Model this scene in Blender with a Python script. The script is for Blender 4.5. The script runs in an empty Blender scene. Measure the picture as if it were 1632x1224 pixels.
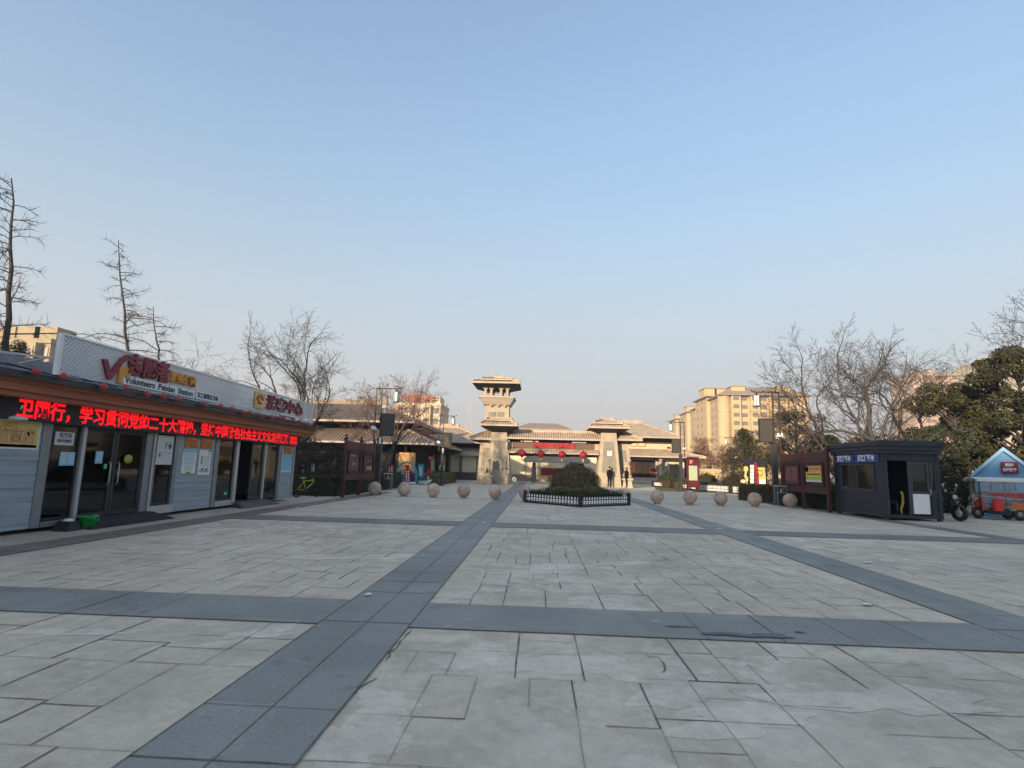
import bpy, math, random
import numpy as np
from mathutils import Vector, Matrix

# ------------------------------------------------------------------ camera, sky, sun
S = bpy.context.scene
C = S.collection
R = math.radians
EYE = 1.45
F, PITCH, YAW, ROLL = 900.0, .147460557, -.0493958560, .0267924650
_fw = Vector((math.sin(YAW)*math.cos(PITCH), math.cos(YAW)*math.cos(PITCH), math.sin(PITCH)))
_r0 = Vector((math.cos(YAW), -math.sin(YAW), 0)); _u0 = _r0.cross(_fw)
_rt = _r0*math.cos(ROLL) + _u0*math.sin(ROLL)
_up = -_r0*math.sin(ROLL) + _u0*math.cos(ROLL)
cam = bpy.data.cameras.new('camera'); camo = bpy.data.objects.new('camera', cam); C.objects.link(camo)
camo.matrix_world = Matrix(((_rt.x, _up.x, -_fw.x, 0), (_rt.y, _up.y, -_fw.y, 0), (_rt.z, _up.z, -_fw.z, EYE), (0, 0, 0, 1)))
cam.sensor_width = 36; cam.lens = 36*F/1632; cam.clip_start = .1; cam.clip_end = 4000
S.camera = camo

SUN_EL, SUN_AZ = R(11), R(30)          # light travels towards (sin AZ, cos AZ): the sun is low, behind and to the left
w = bpy.data.worlds.new('World'); S.world = w; w.use_nodes = True
nt = w.node_tree; nt.nodes.clear()
sky = nt.nodes.new('ShaderNodeTexSky'); sky.sky_type = 'NISHITA'; sky.sun_disc = False
sky.sun_elevation = SUN_EL; sky.sun_rotation = SUN_AZ + math.pi
sky.altitude = 0; sky.air_density = 1.0; sky.dust_density = 1.6; sky.ozone_density = 1.6
bg = nt.nodes.new('ShaderNodeBackground'); bg.inputs[1].default_value = .13
wo = nt.nodes.new('ShaderNodeOutputWorld')
# hazy winter air: the sky pales to grey towards the horizon, by elevation in the world
tcw = nt.nodes.new('ShaderNodeTexCoord'); sx = nt.nodes.new('ShaderNodeSeparateXYZ'); hz = nt.nodes.new('ShaderNodeValToRGB'); hm = nt.nodes.new('ShaderNodeMix'); hm.data_type = 'RGBA'
nt.links.new(tcw.outputs['Generated'], sx.inputs[0]); nt.links.new(sx.outputs[2], hz.inputs[0]); nt.links.new(hz.outputs[0], hm.inputs[0])
e = hz.color_ramp.elements; e[0].position = .08; e[0].color = (1, 1, 1, 1); e[1].position = .75; e[1].color = (.10, .10, .10, 1)
for p_, v_ in ((.26, .85), (.46, .6), (.92, .5)): q_ = e.new(p_); q_.color = (v_, v_, v_, 1)
hc = nt.nodes.new('ShaderNodeValToRGB'); e = hc.color_ramp.elements      # haze tone: neutral grey low down, bluer higher, paled in the unseen zenith to warm the ground light (halved, then doubled by the mix below)
e[0].position = .06; e[0].color = (.90, .88, .875, 1); e[1].position = .62; e[1].color = (.50, .70, .98, 1)
for p_, v_ in ((.26, (.75, .87, .955)), (.46, (.55, .77, .99)), (.80, (.66, .74, .84))): q_ = e.new(p_); q_.color = (*v_, 1)
dbl = nt.nodes.new('ShaderNodeVectorMath'); dbl.operation = 'SCALE'; dbl.inputs['Scale'].default_value = 2.0
nt.links.new(sx.outputs[2], hc.inputs[0]); nt.links.new(hc.outputs[0], dbl.inputs[0]); nt.links.new(dbl.outputs[0], hm.inputs[7])
nt.links.new(sky.outputs[0], hm.inputs[6]); nt.links.new(hm.outputs[2], bg.inputs[0]); nt.links.new(bg.outputs[0], wo.inputs[0])
sl = bpy.data.lights.new('sun', 'SUN'); sl.energy = 3.3; sl.angle = R(.6); sl.color = (1, .78, .53)
so = bpy.data.objects.new('sun', sl); C.objects.link(so)
so.rotation_euler = Vector((math.sin(SUN_AZ)*math.cos(SUN_EL), math.cos(SUN_AZ)*math.cos(SUN_EL), -math.sin(SUN_EL))).to_track_quat('-Z', 'Y').to_euler()
S.view_settings.view_transform = 'Standard'; S.view_settings.look = 'None'
S.view_settings.exposure = 1.48; S.view_settings.gamma = 1
S.cycles.max_bounces = 6; S.cycles.transparent_max_bounces = 12
S.cycles.use_denoising = True

# ------------------------------------------------------------------ helpers
def ray(px, py): return _fw + _rt*((px-816)/F) - _up*((py-612)/F)
def G(px, py, z=0): d = ray(px, py); t = (z-EYE)/d.z; return (d.x*t, d.y*t)
def AY(px, py, Y): d = ray(px, py); t = Y/d.y; return (d.x*t, EYE+d.z*t)

def lin(c): return tuple(((v/255)/12.92 if v/255 <= .04045 else ((v/255+.055)/1.055)**2.4) for v in c)
_m = {}; KA = 1.
def mat(name, col, rough=.75, var=.15, scale=3., bump=0., metal=0., emit=None, spec=.3, detail=4., alpha=None, col2=None, stretch=None):
    """procedural surface: base colour with a noise mottling between two tones"""
    if name in _m: return _m[name]
    if not emit: k_ = KA+(1-KA)*max(0, min(1, (min(col)-.45)/.25))*.6; col = tuple(v*k_ for v in col); col2 = col2 and tuple(v*k_ for v in col2)
    m = bpy.data.materials.new(name); m.use_nodes = True
    n = m.node_tree.nodes; l = m.node_tree.links; p = n['Principled BSDF']
    p.inputs['Roughness'].default_value = rough; p.inputs['Metallic'].default_value = metal
    p.inputs['Specular IOR Level'].default_value = spec
    tc = n.new('ShaderNodeTexCoord'); nz = n.new('ShaderNodeTexNoise')
    nz.inputs['Scale'].default_value = scale; nz.inputs['Detail'].default_value = detail
    src = tc.outputs['Object']
    if stretch:
        mp = n.new('ShaderNodeMapping'); mp.inputs['Scale'].default_value = stretch
        l.new(src, mp.inputs[0]); src = mp.outputs[0]
    l.new(src, nz.inputs['Vector'])
    rp = n.new('ShaderNodeValToRGB')
    a = tuple(max(0, v*(1-var)) for v in col); b = tuple(min(1, v*(1+var)) for v in (col2 or col))
    rp.color_ramp.elements[0].position = .3; rp.color_ramp.elements[1].position = .7
    rp.color_ramp.elements[0].color = (*a, 1); rp.color_ramp.elements[1].color = (*b, 1)
    l.new(nz.outputs['Fac'], rp.inputs[0]); l.new(rp.outputs[0], p.inputs['Base Color'])
    if bump:
        bp = n.new('ShaderNodeBump'); bp.inputs['Strength'].default_value = bump; bp.inputs['Distance'].default_value = .02
        l.new(nz.outputs['Fac'], bp.inputs['Height']); l.new(bp.outputs[0], p.inputs['Normal'])
    if emit:
        p.inputs['Emission Color'].default_value = (*emit[0], 1); p.inputs['Emission Strength'].default_value = emit[1]
    if alpha is not None: p.inputs['Alpha'].default_value = alpha
    _m[name] = m
    return m

ORG = {}
class MB:
    """collects shapes in world (or local) coordinates and links them as ONE mesh object"""
    def __init__(s): s.v = []; s.f = []; s.m = []; s.s = []
    def add(s, vs, fs, m=0, sm=False):
        o = len(s.v); s.v += [tuple(p) for p in vs]
        for f in fs: s.f.append(tuple(i+o for i in f)); s.m.append(m); s.s.append(sm)
    def box(s, x0, x1, y0, y1, z0, z1, m=0):
        s.add([(x0, y0, z0), (x1, y0, z0), (x1, y1, z0), (x0, y1, z0), (x0, y0, z1), (x1, y0, z1), (x1, y1, z1), (x0, y1, z1)],
              [(0, 3, 2, 1), (4, 5, 6, 7), (0, 1, 5, 4), (1, 2, 6, 5), (2, 3, 7, 6), (3, 0, 4, 7)], m)
    def bbox(s, x0, x1, y0, y1, z0, z1, b=.02, m=0):
        """box with chamfered vertical and top edges"""
        def ring(i, z): return [(x0+i+b, y0+i, z), (x1-i-b, y0+i, z), (x1-i, y0+i+b, z), (x1-i, y1-i-b, z), (x1-i-b, y1-i, z), (x0+i+b, y1-i, z), (x0+i, y1-i-b, z), (x0+i, y0+i+b, z)]
        vs = ring(0, z0)+ring(0, z1-b)+ring(b, z1)
        fs = [tuple(range(7, -1, -1)), tuple(range(16, 24))]
        for k in range(2):
            for i in range(8): j = (i+1) % 8; fs.append((k*8+i, k*8+j, k*8+8+j, k*8+8+i))
        s.add(vs, fs, m)
    def frus(s, b, z0, t, z1, m=0):
        """frustum between rectangles b and t = (x0,x1,y0,y1)"""
        vs = [(b[0], b[2], z0), (b[1], b[2], z0), (b[1], b[3], z0), (b[0], b[3], z0), (t[0], t[2], z1), (t[1], t[2], z1), (t[1], t[3], z1), (t[0], t[3], z1)]
        s.add(vs, [(0, 3, 2, 1), (4, 5, 6, 7), (0, 1, 5, 4), (1, 2, 6, 5), (2, 3, 7, 6), (3, 0, 4, 7)], m)
    def bar(s, a, b, w, h=None, m=0, up=(0, 0, 1)):
        a, b = Vector(a), Vector(b); d = (b-a).normalized(); u = Vector(up)
        if abs(d.dot(u)) > .95: u = Vector((0, 1, 0)) if abs(d.y) < .9 else Vector((1, 0, 0))
        x = d.cross(u).normalized(); y = x.cross(d); h = h or w
        q = [x*w/2+y*h/2, -x*w/2+y*h/2, -x*w/2-y*h/2, x*w/2-y*h/2]
        s.add([a+k for k in q]+[b+k for k in q], [(0, 1, 2, 3), (7, 6, 5, 4), (0, 4, 5, 1), (1, 5, 6, 2), (2, 6, 7, 3), (3, 7, 4, 0)], m)
    def tube(s, pts, rad, n=8, m=0, cap=True, closed=False):
        P = [Vector(p) for p in pts]; k = len(P)
        if not hasattr(rad, '__len__'): rad = [rad]*k
        vs = []; x = None
        for i in range(k):
            d = (P[(i+1) % k]-P[i-1]) if closed else (P[min(i+1, k-1)]-P[max(i-1, 0)])
            d.normalize()
            if x is None:
                x = d.cross(Vector((0, 0, 1)));
                if x.length < .1: x = d.cross(Vector((0, 1, 0)))
            x = (x-d*x.dot(d)).normalized(); y = d.cross(x)
            for j in range(n):
                t = 2*math.pi*j/n; vs.append(P[i]+(x*math.cos(t)+y*math.sin(t))*rad[i])
        fs = []
        for i in range(k if closed else k-1):
            for j in range(n):
                a, b = i*n+j, i*n+(j+1) % n; c, d2 = ((i+1) % k)*n+(j+1) % n, ((i+1) % k)*n+j
                fs.append((a, b, c, d2))
        s.add(vs, fs, m, True)
        if cap and not closed:
            o = len(s.v)-len(vs)
            s.f.append(tuple(o+j for j in range(n-1, -1, -1))); s.m.append(m); s.s.append(False)
            s.f.append(tuple(o+(k-1)*n+j for j in range(n))); s.m.append(m); s.s.append(False)
    def lathe(s, prof, c=(0, 0, 0), n=20, m=0, sx=1, sy=1, sm=True):
        vs = []; fs = []; k = len(prof)
        for r, z in prof:
            for j in range(n):
                t = 2*math.pi*j/n; vs.append((c[0]+r*sx*math.cos(t), c[1]+r*sy*math.sin(t), c[2]+z))
        for i in range(k-1):
            for j in range(n): fs.append((i*n+j, i*n+(j+1) % n, (i+1)*n+(j+1) % n, (i+1)*n+j))
        s.add(vs, fs, m, sm)
        o = len(s.v)-len(vs)
        s.f.append(tuple(o+j for j in range(n-1, -1, -1))); s.m.append(m); s.s.append(False)
        s.f.append(tuple(o+(k-1)*n+j for j in range(n))); s.m.append(m); s.s.append(False)
    def ball(s, c, r, n=20, k=12, m=0, sx=1, sy=1, sz=1):
        s.lathe([(max(1e-4, r*math.sin(math.pi*i/k)), -r*sz*math.cos(math.pi*i/k)) for i in range(k+1)], c, n, m, sx, sy)
    def prism(s, poly, fn, d, m=0):
        """extrude the 2-D polygon; fn(u, v, w) gives the 3-D point, w runs 0..d"""
        k = len(poly)
        s.add([fn(u, v, 0) for u, v in poly]+[fn(u, v, d) for u, v in poly],
              [tuple(range(k-1, -1, -1)), tuple(range(k, 2*k))]+[(i, (i+1) % k, k+(i+1) % k, k+i) for i in range(k)], m)
    def build(s, name, mats, parent=None, local=False, origin=None):
        me = bpy.data.meshes.new(name)
        if not isinstance(mats, (list, tuple)): mats = [mats]
        if parent is not None: o0 = Vector((0, 0, 0)) if local else ORG.get(parent.name, Vector((0, 0, 0)))
        elif local: o0 = Vector((0, 0, 0))
        else:
            A = np.array(s.v); lo, hi = A.min(0), A.max(0)
            o0 = Vector(origin) if origin else Vector(((lo[0]+hi[0])/2, (lo[1]+hi[1])/2, lo[2]))
        me.from_pydata([(p[0]-o0[0], p[1]-o0[1], p[2]-o0[2]) for p in s.v], [], s.f)
        for mt in mats: me.materials.append(mt)
        me.polygons.foreach_set('material_index', s.m); me.polygons.foreach_set('use_smooth', s.s)
        me.update()
        ob = bpy.data.objects.new(name, me); C.objects.link(ob)
        if parent is not None: ob.parent = parent; ORG[ob.name] = ORG.get(parent.name, Vector((0, 0, 0))) if not local else Vector((0, 0, 0))
        else: ob.location = o0; ORG[ob.name] = o0
        return ob

def tag(o, label=None, cat=None, group=None, kind=None):
    for k, v in (('label', label), ('category', cat), ('group', group), ('kind', kind)):
        if v: o[k] = v
    return o
def thing(name, label, cat, loc=(0, 0, 0), rz=0, group=None):
    o = bpy.data.objects.new(name, None); C.objects.link(o); o.location = loc; o.rotation_euler = (0, 0, rz)
    o.empty_display_size = .2
    ORG[o.name] = Vector(loc)
    return tag(o, label, cat, group)
def dup(root, loc, rz=None, label=None, group=None, scale=None):
    def cp(o, par):
        c = o.copy(); C.objects.link(c)
        if par is not None: c.parent = par
        for ch in o.children: cp(ch, c)
        return c
    r = cp(root, None); r.location = loc
    if rz is not None: r.rotation_euler = (0, 0, rz)
    if scale is not None: r.scale = (scale,)*3 if not hasattr(scale, '__len__') else scale
    if label: r['label'] = label
    if group: r['group'] = group
    return r
def text_mesh(body, size, bold=0., depth=.008, align='CENTER', spacing=1., sx=1.):
    cu = bpy.data.curves.new('lettering', 'FONT'); cu.body = body; cu.size = size; cu.extrude = depth; cu.offset = bold
    cu.align_x = align; cu.align_y = 'CENTER'; cu.space_character = spacing; cu.resolution_u = 3
    o = bpy.data.objects.new('lettering', cu); C.objects.link(o)
    dg = bpy.context.evaluated_depsgraph_get(); dg.update()
    me = bpy.data.meshes.new_from_object(o.evaluated_get(dg))
    C.objects.unlink(o); bpy.data.objects.remove(o)
    if sx != 1: me.transform(Matrix.Diagonal((sx, 1, 1, 1)))
    return me
FACE = {'+x': Matrix(((0, 0, 1), (1, 0, 0), (0, 1, 0))), '-x': Matrix(((0, 0, -1), (-1, 0, 0), (0, 1, 0))), '-y': Matrix(((1, 0, 0), (0, 0, -1), (0, 1, 0)))}
def text(name, body, size, pos, face, m, parent=None, bold=0., depth=.008, align='CENTER', spacing=1., width=None):
    me = text_mesh(body, size, bold, depth, align, spacing)
    if width:
        xs = [v.co.x for v in me.vertices]; k = width/(max(xs)-min(xs)); me.transform(Matrix.Diagonal((k, 1, 1, 1)))
    me.transform(FACE[face].to_4x4()); me.materials.clear(); me.materials.append(m); me.name = name
    o = bpy.data.objects.new(name, me); C.objects.link(o); pos = Vector(pos)
    if parent is not None: o.parent = parent; o.location = pos-ORG.get(parent.name, Vector((0, 0, 0))); ORG[o.name] = pos
    else: o.location = pos; ORG[o.name] = pos
    return o

# colours
M_concrete = None
def concrete(name, base, patch):
    m = bpy.data.materials.new(name); m.use_nodes = True; n = m.node_tree.nodes; l = m.node_tree.links; p = n['Principled BSDF']
    p.inputs['Roughness'].default_value = .82; p.inputs['Specular IOR Level'].default_value = .25
    tc = n.new('ShaderNodeTexCoord')
    def noise(sc, det, rough=.5, dist=0):
        z = n.new('ShaderNodeTexNoise'); z.inputs['Scale'].default_value = sc; z.inputs['Detail'].default_value = det
        z.inputs['Roughness'].default_value = rough; z.inputs['Distortion'].default_value = dist
        l.new(tc.outputs['Object'], z.inputs['Vector']); return z
    def ramp(src, a, b, ca, cb):
        r = n.new('ShaderNodeValToRGB'); e = r.color_ramp.elements; e[0].position = a; e[1].position = b; e[0].color = (*ca, 1); e[1].color = (*cb, 1)
        l.new(src, r.inputs[0]); return r
    def mix(fac, a, b, mode='MIX'):
        x = n.new('ShaderNodeMix'); x.data_type = 'RGBA'; x.blend_type = mode
        if isinstance(fac, float): x.inputs[0].default_value = fac
        else: l.new(fac, x.inputs[0])
        l.new(a, x.inputs[6]); l.new(b, x.inputs[7]); return x.outputs[2]
    big = noise(.35, 3, .55, .3); mid = noise(1.5, 8, .68, .6); fine = noise(9, 6, .7); grit = noise(70, 3, .6)
    c = ramp(mid.outputs[0], .32, .68, tuple(v*.80 for v in base), tuple(v*1.13 for v in base)).outputs[0]
    c = mix(.55, c, ramp(fine.outputs[0], .3, .72, (.70, .70, .69), (1.16, 1.16, 1.15)).outputs[0], 'MULTIPLY')
    c = mix(.7, c, ramp(grit.outputs[0], .3, .7, (.84, .84, .84), (1.1, 1.1, 1.1)).outputs[0], 'MULTIPLY')
    c = mix(.8, c, ramp(big.outputs[0], .35, .7, (.86, .865, .875), (1.08, 1.075, 1.06)).outputs[0], 'MULTIPLY')
    # worn, scaled top layer: pale patches with ragged edges, kept to a few zones
    zone = noise(.22, 1, .5); z2 = ramp(zone.outputs[0], .44, .56, (0, 0, 0), (1, 1, 1))
    wear = noise(.9, 9, .68, .5); w2 = ramp(wear.outputs[0], .50, .56, (0, 0, 0), (1, 1, 1))
    mk = n.new('ShaderNodeMath'); mk.operation = 'MULTIPLY'; l.new(z2.outputs[0], mk.inputs[0]); l.new(w2.outputs[0], mk.inputs[1])
    mk2 = n.new('ShaderNodeMath'); mk2.operation = 'MULTIPLY'; mk2.inputs[1].default_value = .55; l.new(mk.outputs[0], mk2.inputs[0])
    rgb = n.new('ShaderNodeRGB'); rgb.outputs[0].default_value = (*patch, 1)
    pc = mix(.6, rgb.outputs[0], ramp(fine.outputs[0], .3, .72, (.8, .8, .8), (1.12, 1.12, 1.1)).outputs[0], 'MULTIPLY')
    c = mix(mk2.outputs[0], c, pc)
    # dark stains
    st = noise(.8, 5, .6, .8); s2 = ramp(st.outputs[0], .26, .36, (.72, .72, .73), (1, 1, 1)); c = mix(.8, c, s2.outputs[0], 'MULTIPLY')
    l.new(c, p.inputs['Base Color'])
    ad = n.new('ShaderNodeMath'); ad.operation = 'ADD'; l.new(fine.outputs[0], ad.inputs[0]); l.new(mk.outputs[0], ad.inputs[1])
    bp = n.new('ShaderNodeBump'); bp.inputs['Strength'].default_value = .35; bp.inputs['Distance'].default_value = .012
    l.new(ad.outputs[0], bp.inputs['Height']); l.new(bp.outputs[0], p.inputs['Normal'])
    return m
def granite(name, base):
    m = bpy.data.materials.new(name); m.use_nodes = True; n = m.node_tree.nodes; l = m.node_tree.links; p = n['Principled BSDF']
    p.inputs['Roughness'].default_value = .62; p.inputs['Specular IOR Level'].default_value = .35
    tc = n.new('ShaderNodeTexCoord')
    def nz(sc, det, a, b, ca, cb, dist=0.):
        z = n.new('ShaderNodeTexNoise'); z.inputs['Scale'].default_value = sc; z.inputs['Detail'].default_value = det; z.inputs['Distortion'].default_value = dist
        l.new(tc.outputs['Object'], z.inputs['Vector'])
        r = n.new('ShaderNodeValToRGB'); e = r.color_ramp.elements; e[0].position = a; e[1].position = b; e[0].color = (*ca, 1); e[1].color = (*cb, 1)
        l.new(z.outputs[0], r.inputs[0]); return r.outputs[0]
    def mul(f, a, b):
        x = n.new('ShaderNodeMix'); x.data_type = 'RGBA'; x.blend_type = 'MULTIPLY'; x.inputs[0].default_value = f
        l.new(a, x.inputs[6]); l.new(b, x.inputs[7]); return x.outputs[2]
    c = nz(.9, 6, .3, .7, tuple(v*.88 for v in base), tuple(v*1.12 for v in base), .6)
    c = mul(.8, c, nz(45, 3, .3, .7, (.8, .8, .8), (1.15, 1.15, 1.15)))
    c = mul(.9, c, nz(2.2, 8, .27, .38, (.72, .72, .74), (1, 1, 1), 1.5))
    c = mul(1., c, nz(1.7, 9, .66, .74, (1, 1, 1), (1.45, 1.45, 1.42), 2.))
    # slab-to-slab tone
    vo = n.new('ShaderNodeTexVoronoi'); vo.distance = 'CHEBYCHEV'; vo.inputs['Scale'].default_value = 1.6; vo.inputs['Randomness'].default_value = .25
    l.new(tc.outputs['Object'], vo.inputs['Vector'])
    r = n.new('ShaderNodeValToRGB'); e = r.color_ramp.elements; e[0].color = (.9, .9, .9, 1); e[1].color = (1.08, 1.08, 1.08, 1)
    sp = n.new('ShaderNodeSeparateColor'); l.new(vo.outputs['Color'], sp.inputs[0]); l.new(sp.outputs[0], r.inputs[0])
    c = mul(1., c, r.outputs[0])
    l.new(c, p.inputs['Base Color'])
    return m
def perforated(name, base):
    m = bpy.data.materials.new(name); m.use_nodes = True; n = m.node_tree.nodes; l = m.node_tree.links; p = n['Principled BSDF']
    p.inputs['Base Color'].default_value = (*base, 1); p.inputs['Roughness'].default_value = .5
    tc = n.new('ShaderNodeTexCoord'); mp = n.new('ShaderNodeMapping'); mp.inputs['Rotation'].default_value = (0, 0, R(45))
    sp = n.new('ShaderNodeSeparateXYZ'); cb = n.new('ShaderNodeCombineXYZ'); l.new(tc.outputs['Object'], sp.inputs[0]); l.new(sp.outputs[1], cb.inputs[0]); l.new(sp.outputs[2], cb.inputs[1]); l.new(cb.outputs[0], mp.inputs[0])
    vo = n.new('ShaderNodeTexVoronoi'); vo.voronoi_dimensions = '2D'; vo.inputs['Scale'].default_value = 15; vo.inputs['Randomness'].default_value = 0
    l.new(mp.outputs[0], vo.inputs['Vector'])
    lt = n.new('ShaderNodeMath'); lt.operation = 'GREATER_THAN'; lt.inputs[1].default_value = .33; l.new(vo.outputs['Distance'], lt.inputs[0])
    l.new(lt.outputs[0], p.inputs['Alpha'])
    return m
def glass(name, tint, a=.25):
    m = bpy.data.materials.new(name); m.use_nodes = True; n = m.node_tree.nodes; l = m.node_tree.links; n.clear()
    o = n.new('ShaderNodeOutputMaterial'); t = n.new('ShaderNodeBsdfTransparent'); t.inputs[0].default_value = (*tint, 1)
    g = n.new('ShaderNodeBsdfGlossy'); g.inputs['Roughness'].default_value = .04; g.inputs[0].default_value = (.8, .85, .9, 1)
    fr = n.new('ShaderNodeFresnel'); fr.inputs[0].default_value = 1.5
    x = n.new('ShaderNodeMixShader'); l.new(fr.outputs[0], x.inputs[0]); l.new(t.outputs[0], x.inputs[1]); l.new(g.outputs[0], x.inputs[2])
    l.new(x.outputs[0], o.inputs[0]); return m

m_pave = concrete('stamped_concrete', (.645, .555, .44), (.77, .69, .575))
m_cement = concrete('cement_patch', (.74, .65, .53), (.80, .73, .62)); m_stain = mat('stain', (.40, .365, .32), .9, .3, 9)
m_pave2 = concrete('plain_concrete', (.58, .50, .40), (.68, .61, .51))
m_strip = granite('dark_granite', (.255, .255, .232))
m_strip2 = granite('old_granite', (.215, .20, .175))
m_joint = mat('joint', (.15, .138, .12), .9, .4, 6); m_joint2 = mat('faint_joint', (.36, .325, .275), .9, .3, 6)
m_earth = mat('earth', (.16, .14, .11), .95, .3, .4)
m_panel = mat('blue_grey_panel', (.27, .32, .37), .5, .2, 1.6, .15, stretch=(1, .4, 8))
m_frame = mat('grey_metal', (.22, .24, .26), .4, .08, 4, metal=.3)
m_lframe = mat('light_metal', (.42, .44, .45), .4, .08, 4, metal=.3)
m_dframe = mat('dark_metal', (.035, .038, .042), .45, .1, 4)
m_black = mat('black_plastic', (.018, .018, .02), .5, .1, 4)
m_brown = mat('brown_fascia', (.34, .125, .07), .6, .2, 2, .1, stretch=(1, .3, 12))
m_roofg = mat('seam_roof', (.16, .18, .21), .5, .15, 2)
m_white = mat('white_paint', (.72, .73, .73), .55, .05, 3)
m_sign = perforated('perforated_panel', (.60, .62, .63))
m_maroon = mat('maroon', (.22, .028, .045), .45, .08, 4)
m_orange = mat('orange', (.62, .27, .04), .45, .08, 4)
m_gold = mat('gold', (.5, .33, .1), .35, .15, 5, metal=.5)
m_led = mat('led_red', (.3, 0, 0), .5, .05, 4, emit=((1, .008,   .014), .36))
m_glass = glass('window_glass', (.45, .48, .50))
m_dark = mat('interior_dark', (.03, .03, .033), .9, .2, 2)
m_tile = mat('roof_tile', (.42, .33, .255), .8, .22, 1.4, .3)
m_tile_shaded = mat('roof_tile_dark', (.25, .20, .16), .8, .22, 1.4, .3)  # same tiles as roof_tile, the left hall's shade put into the colour
m_wood = mat('dark_wood', (.020, .014, .012), .7, .25, 2, .2)  # dark timber, with the shade under the eaves added into its colour
m_trim = mat('eave_trim', (.42, .36, .295), .8, .12, 3)
m_stone = mat('que_stone', (.37, .315, .245), .85, .10, 1.2, .3)
m_stone2 = mat('que_block', (.225, .21, .18), .85, .12, 1.6, .3)
m_cream = mat('cream_wall', (.74, .62, .42), .85, .07, .8)
m_beige = mat('beige_wall', (.58, .48, .36), .85, .08, .8)
m_red = mat('red_cloth', (.45, .02, .03), .6, .1, 3)
m_redp = mat('red_letter', (.42, .025, .03), .5, .1, 3)
m_yel = mat('yellow', (.52, .44, .16), .6, .06, 3)
m_granball = mat('pink_granite', (.54, .42, .35), .55, .22, 24, .05, spec=.4)
def per_object_tone(m, lo, hi, st_scale=4.):
    """each copy gets its own overall tone and its own weather stains"""
    n = m.node_tree.nodes; l = m.node_tree.links; p = n['Principled BSDF']; src = p.inputs['Base Color'].links[0].from_socket
    oi = n.new('ShaderNodeObjectInfo'); r = n.new('ShaderNodeValToRGB'); r.color_ramp.elements[0].color = (lo, lo, lo*.98, 1); r.color_ramp.elements[1].color = (hi, hi*.99, hi*.98, 1)
    l.new(oi.outputs['Random'], r.inputs[0])
    tc = n.new('ShaderNodeTexCoord'); ad = n.new('ShaderNodeVectorMath'); sc = n.new('ShaderNodeMath'); sc.operation = 'MULTIPLY'; sc.inputs[1].default_value = 50; l.new(oi.outputs['Random'], sc.inputs[0])
    l.new(tc.outputs['Object'], ad.inputs[0]); l.new(sc.outputs[0], ad.inputs[1])
    z = n.new('ShaderNodeTexNoise'); z.inputs['Scale'].default_value = st_scale; z.inputs['Detail'].default_value = 7; z.inputs['Roughness'].default_value = .65; l.new(ad.outputs[0], z.inputs['Vector'])
    r2 = n.new('ShaderNodeValToRGB'); r2.color_ramp.elements[0].position = .36; r2.color_ramp.elements[1].position = .58; r2.color_ramp.elements[0].color = (.66, .64, .62, 1); r2.color_ramp.elements[1].color = (1.06, 1.05, 1.04, 1); l.new(z.outputs[0], r2.inputs[0])
    for k, q in enumerate((r, r2)):
        x = n.new('ShaderNodeMix'); x.data_type = 'RGBA'; x.blend_type = 'MULTIPLY'; x.inputs[0].default_value = 1; l.new(src, x.inputs[6]); l.new(q.outputs[0], x.inputs[7]); src = x.outputs[2]
    l.new(src, p.inputs['Base Color'])
per_object_tone(m_granball, .86, 1.12)
m_boardred = mat('board_red', (.085, .026, .026), .55, .12, 3, stretch=(3, 3, .5))
m_boarddk = mat('board_red_dark', (.05, .02, .02), .6, .15, 3)
m_navy = mat('kiosk_navy', (.024, .030, .042), .45, .08, 3)
m_navy2 = mat('kiosk_trim', (.045, .05, .062), .42, .08, 3)
m_blue = mat('sign_blue', (.02, .035, .22), .5, .06, 3)
m_paper = mat('paper', (.68, .68, .66), .7, .05, 6)
m_ink = mat('ink', (.06, .07, .09), .8, .1, 6)
m_pblue = mat('paper_blue', (.22, .46, .62), .6, .12, 3)
m_pgreen = mat('paper_green', (.16, .34, .14), .7, .3, 8)
m_bark = mat('bark_dark', (.06, .052, .048), .9, .3, 5)
m_bark2 = mat('bark_warm', (.15, .105, .085), .9, .3, 5)
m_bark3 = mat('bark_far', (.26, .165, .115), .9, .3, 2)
m_twigred = mat('twig_reddish', (.17, .105, .095), .9, .2, 5)
def foliage(name, a, b, sc=2.):
    a, b = tuple(v*.68 for v in a), tuple(v*.68 for v in b)
    return mat(name, a, .6, .35, sc, 0, spec=.25, col2=b, detail=3)
m_hedge = foliage('hedge_dark', (.026, .028, .016), (.055, .056, .026), 6)
m_dome = foliage('dome_leaves', (.075, .068, .034), (.20, .155, .07), 7)
m_ygreen = foliage('yellow_green_leaves', (.08, .09, .034), (.20, .20, .075), 6)
m_ever = foliage('evergreen_leaves', (.022, .032, .014), (.075, .075, .028), 2.2)
m_grey = foliage('grey_leaves', (.032, .038, .024), (.07, .075, .046), 3)
m_conif = foliage('conifer_leaves', (.03, .034, .018), (.075, .066, .03), 2.5)
m_cedar = foliage('cedar_leaves', (.018, .025, .018), (.04, .05, .032), 2.5)
m_dry = foliage('dry_hedge', (.06, .045, .02), (.13, .10, .04), 5)
m_lawn = mat('lawn', (.12, .11, .04), .9, .4, 9)

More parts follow.
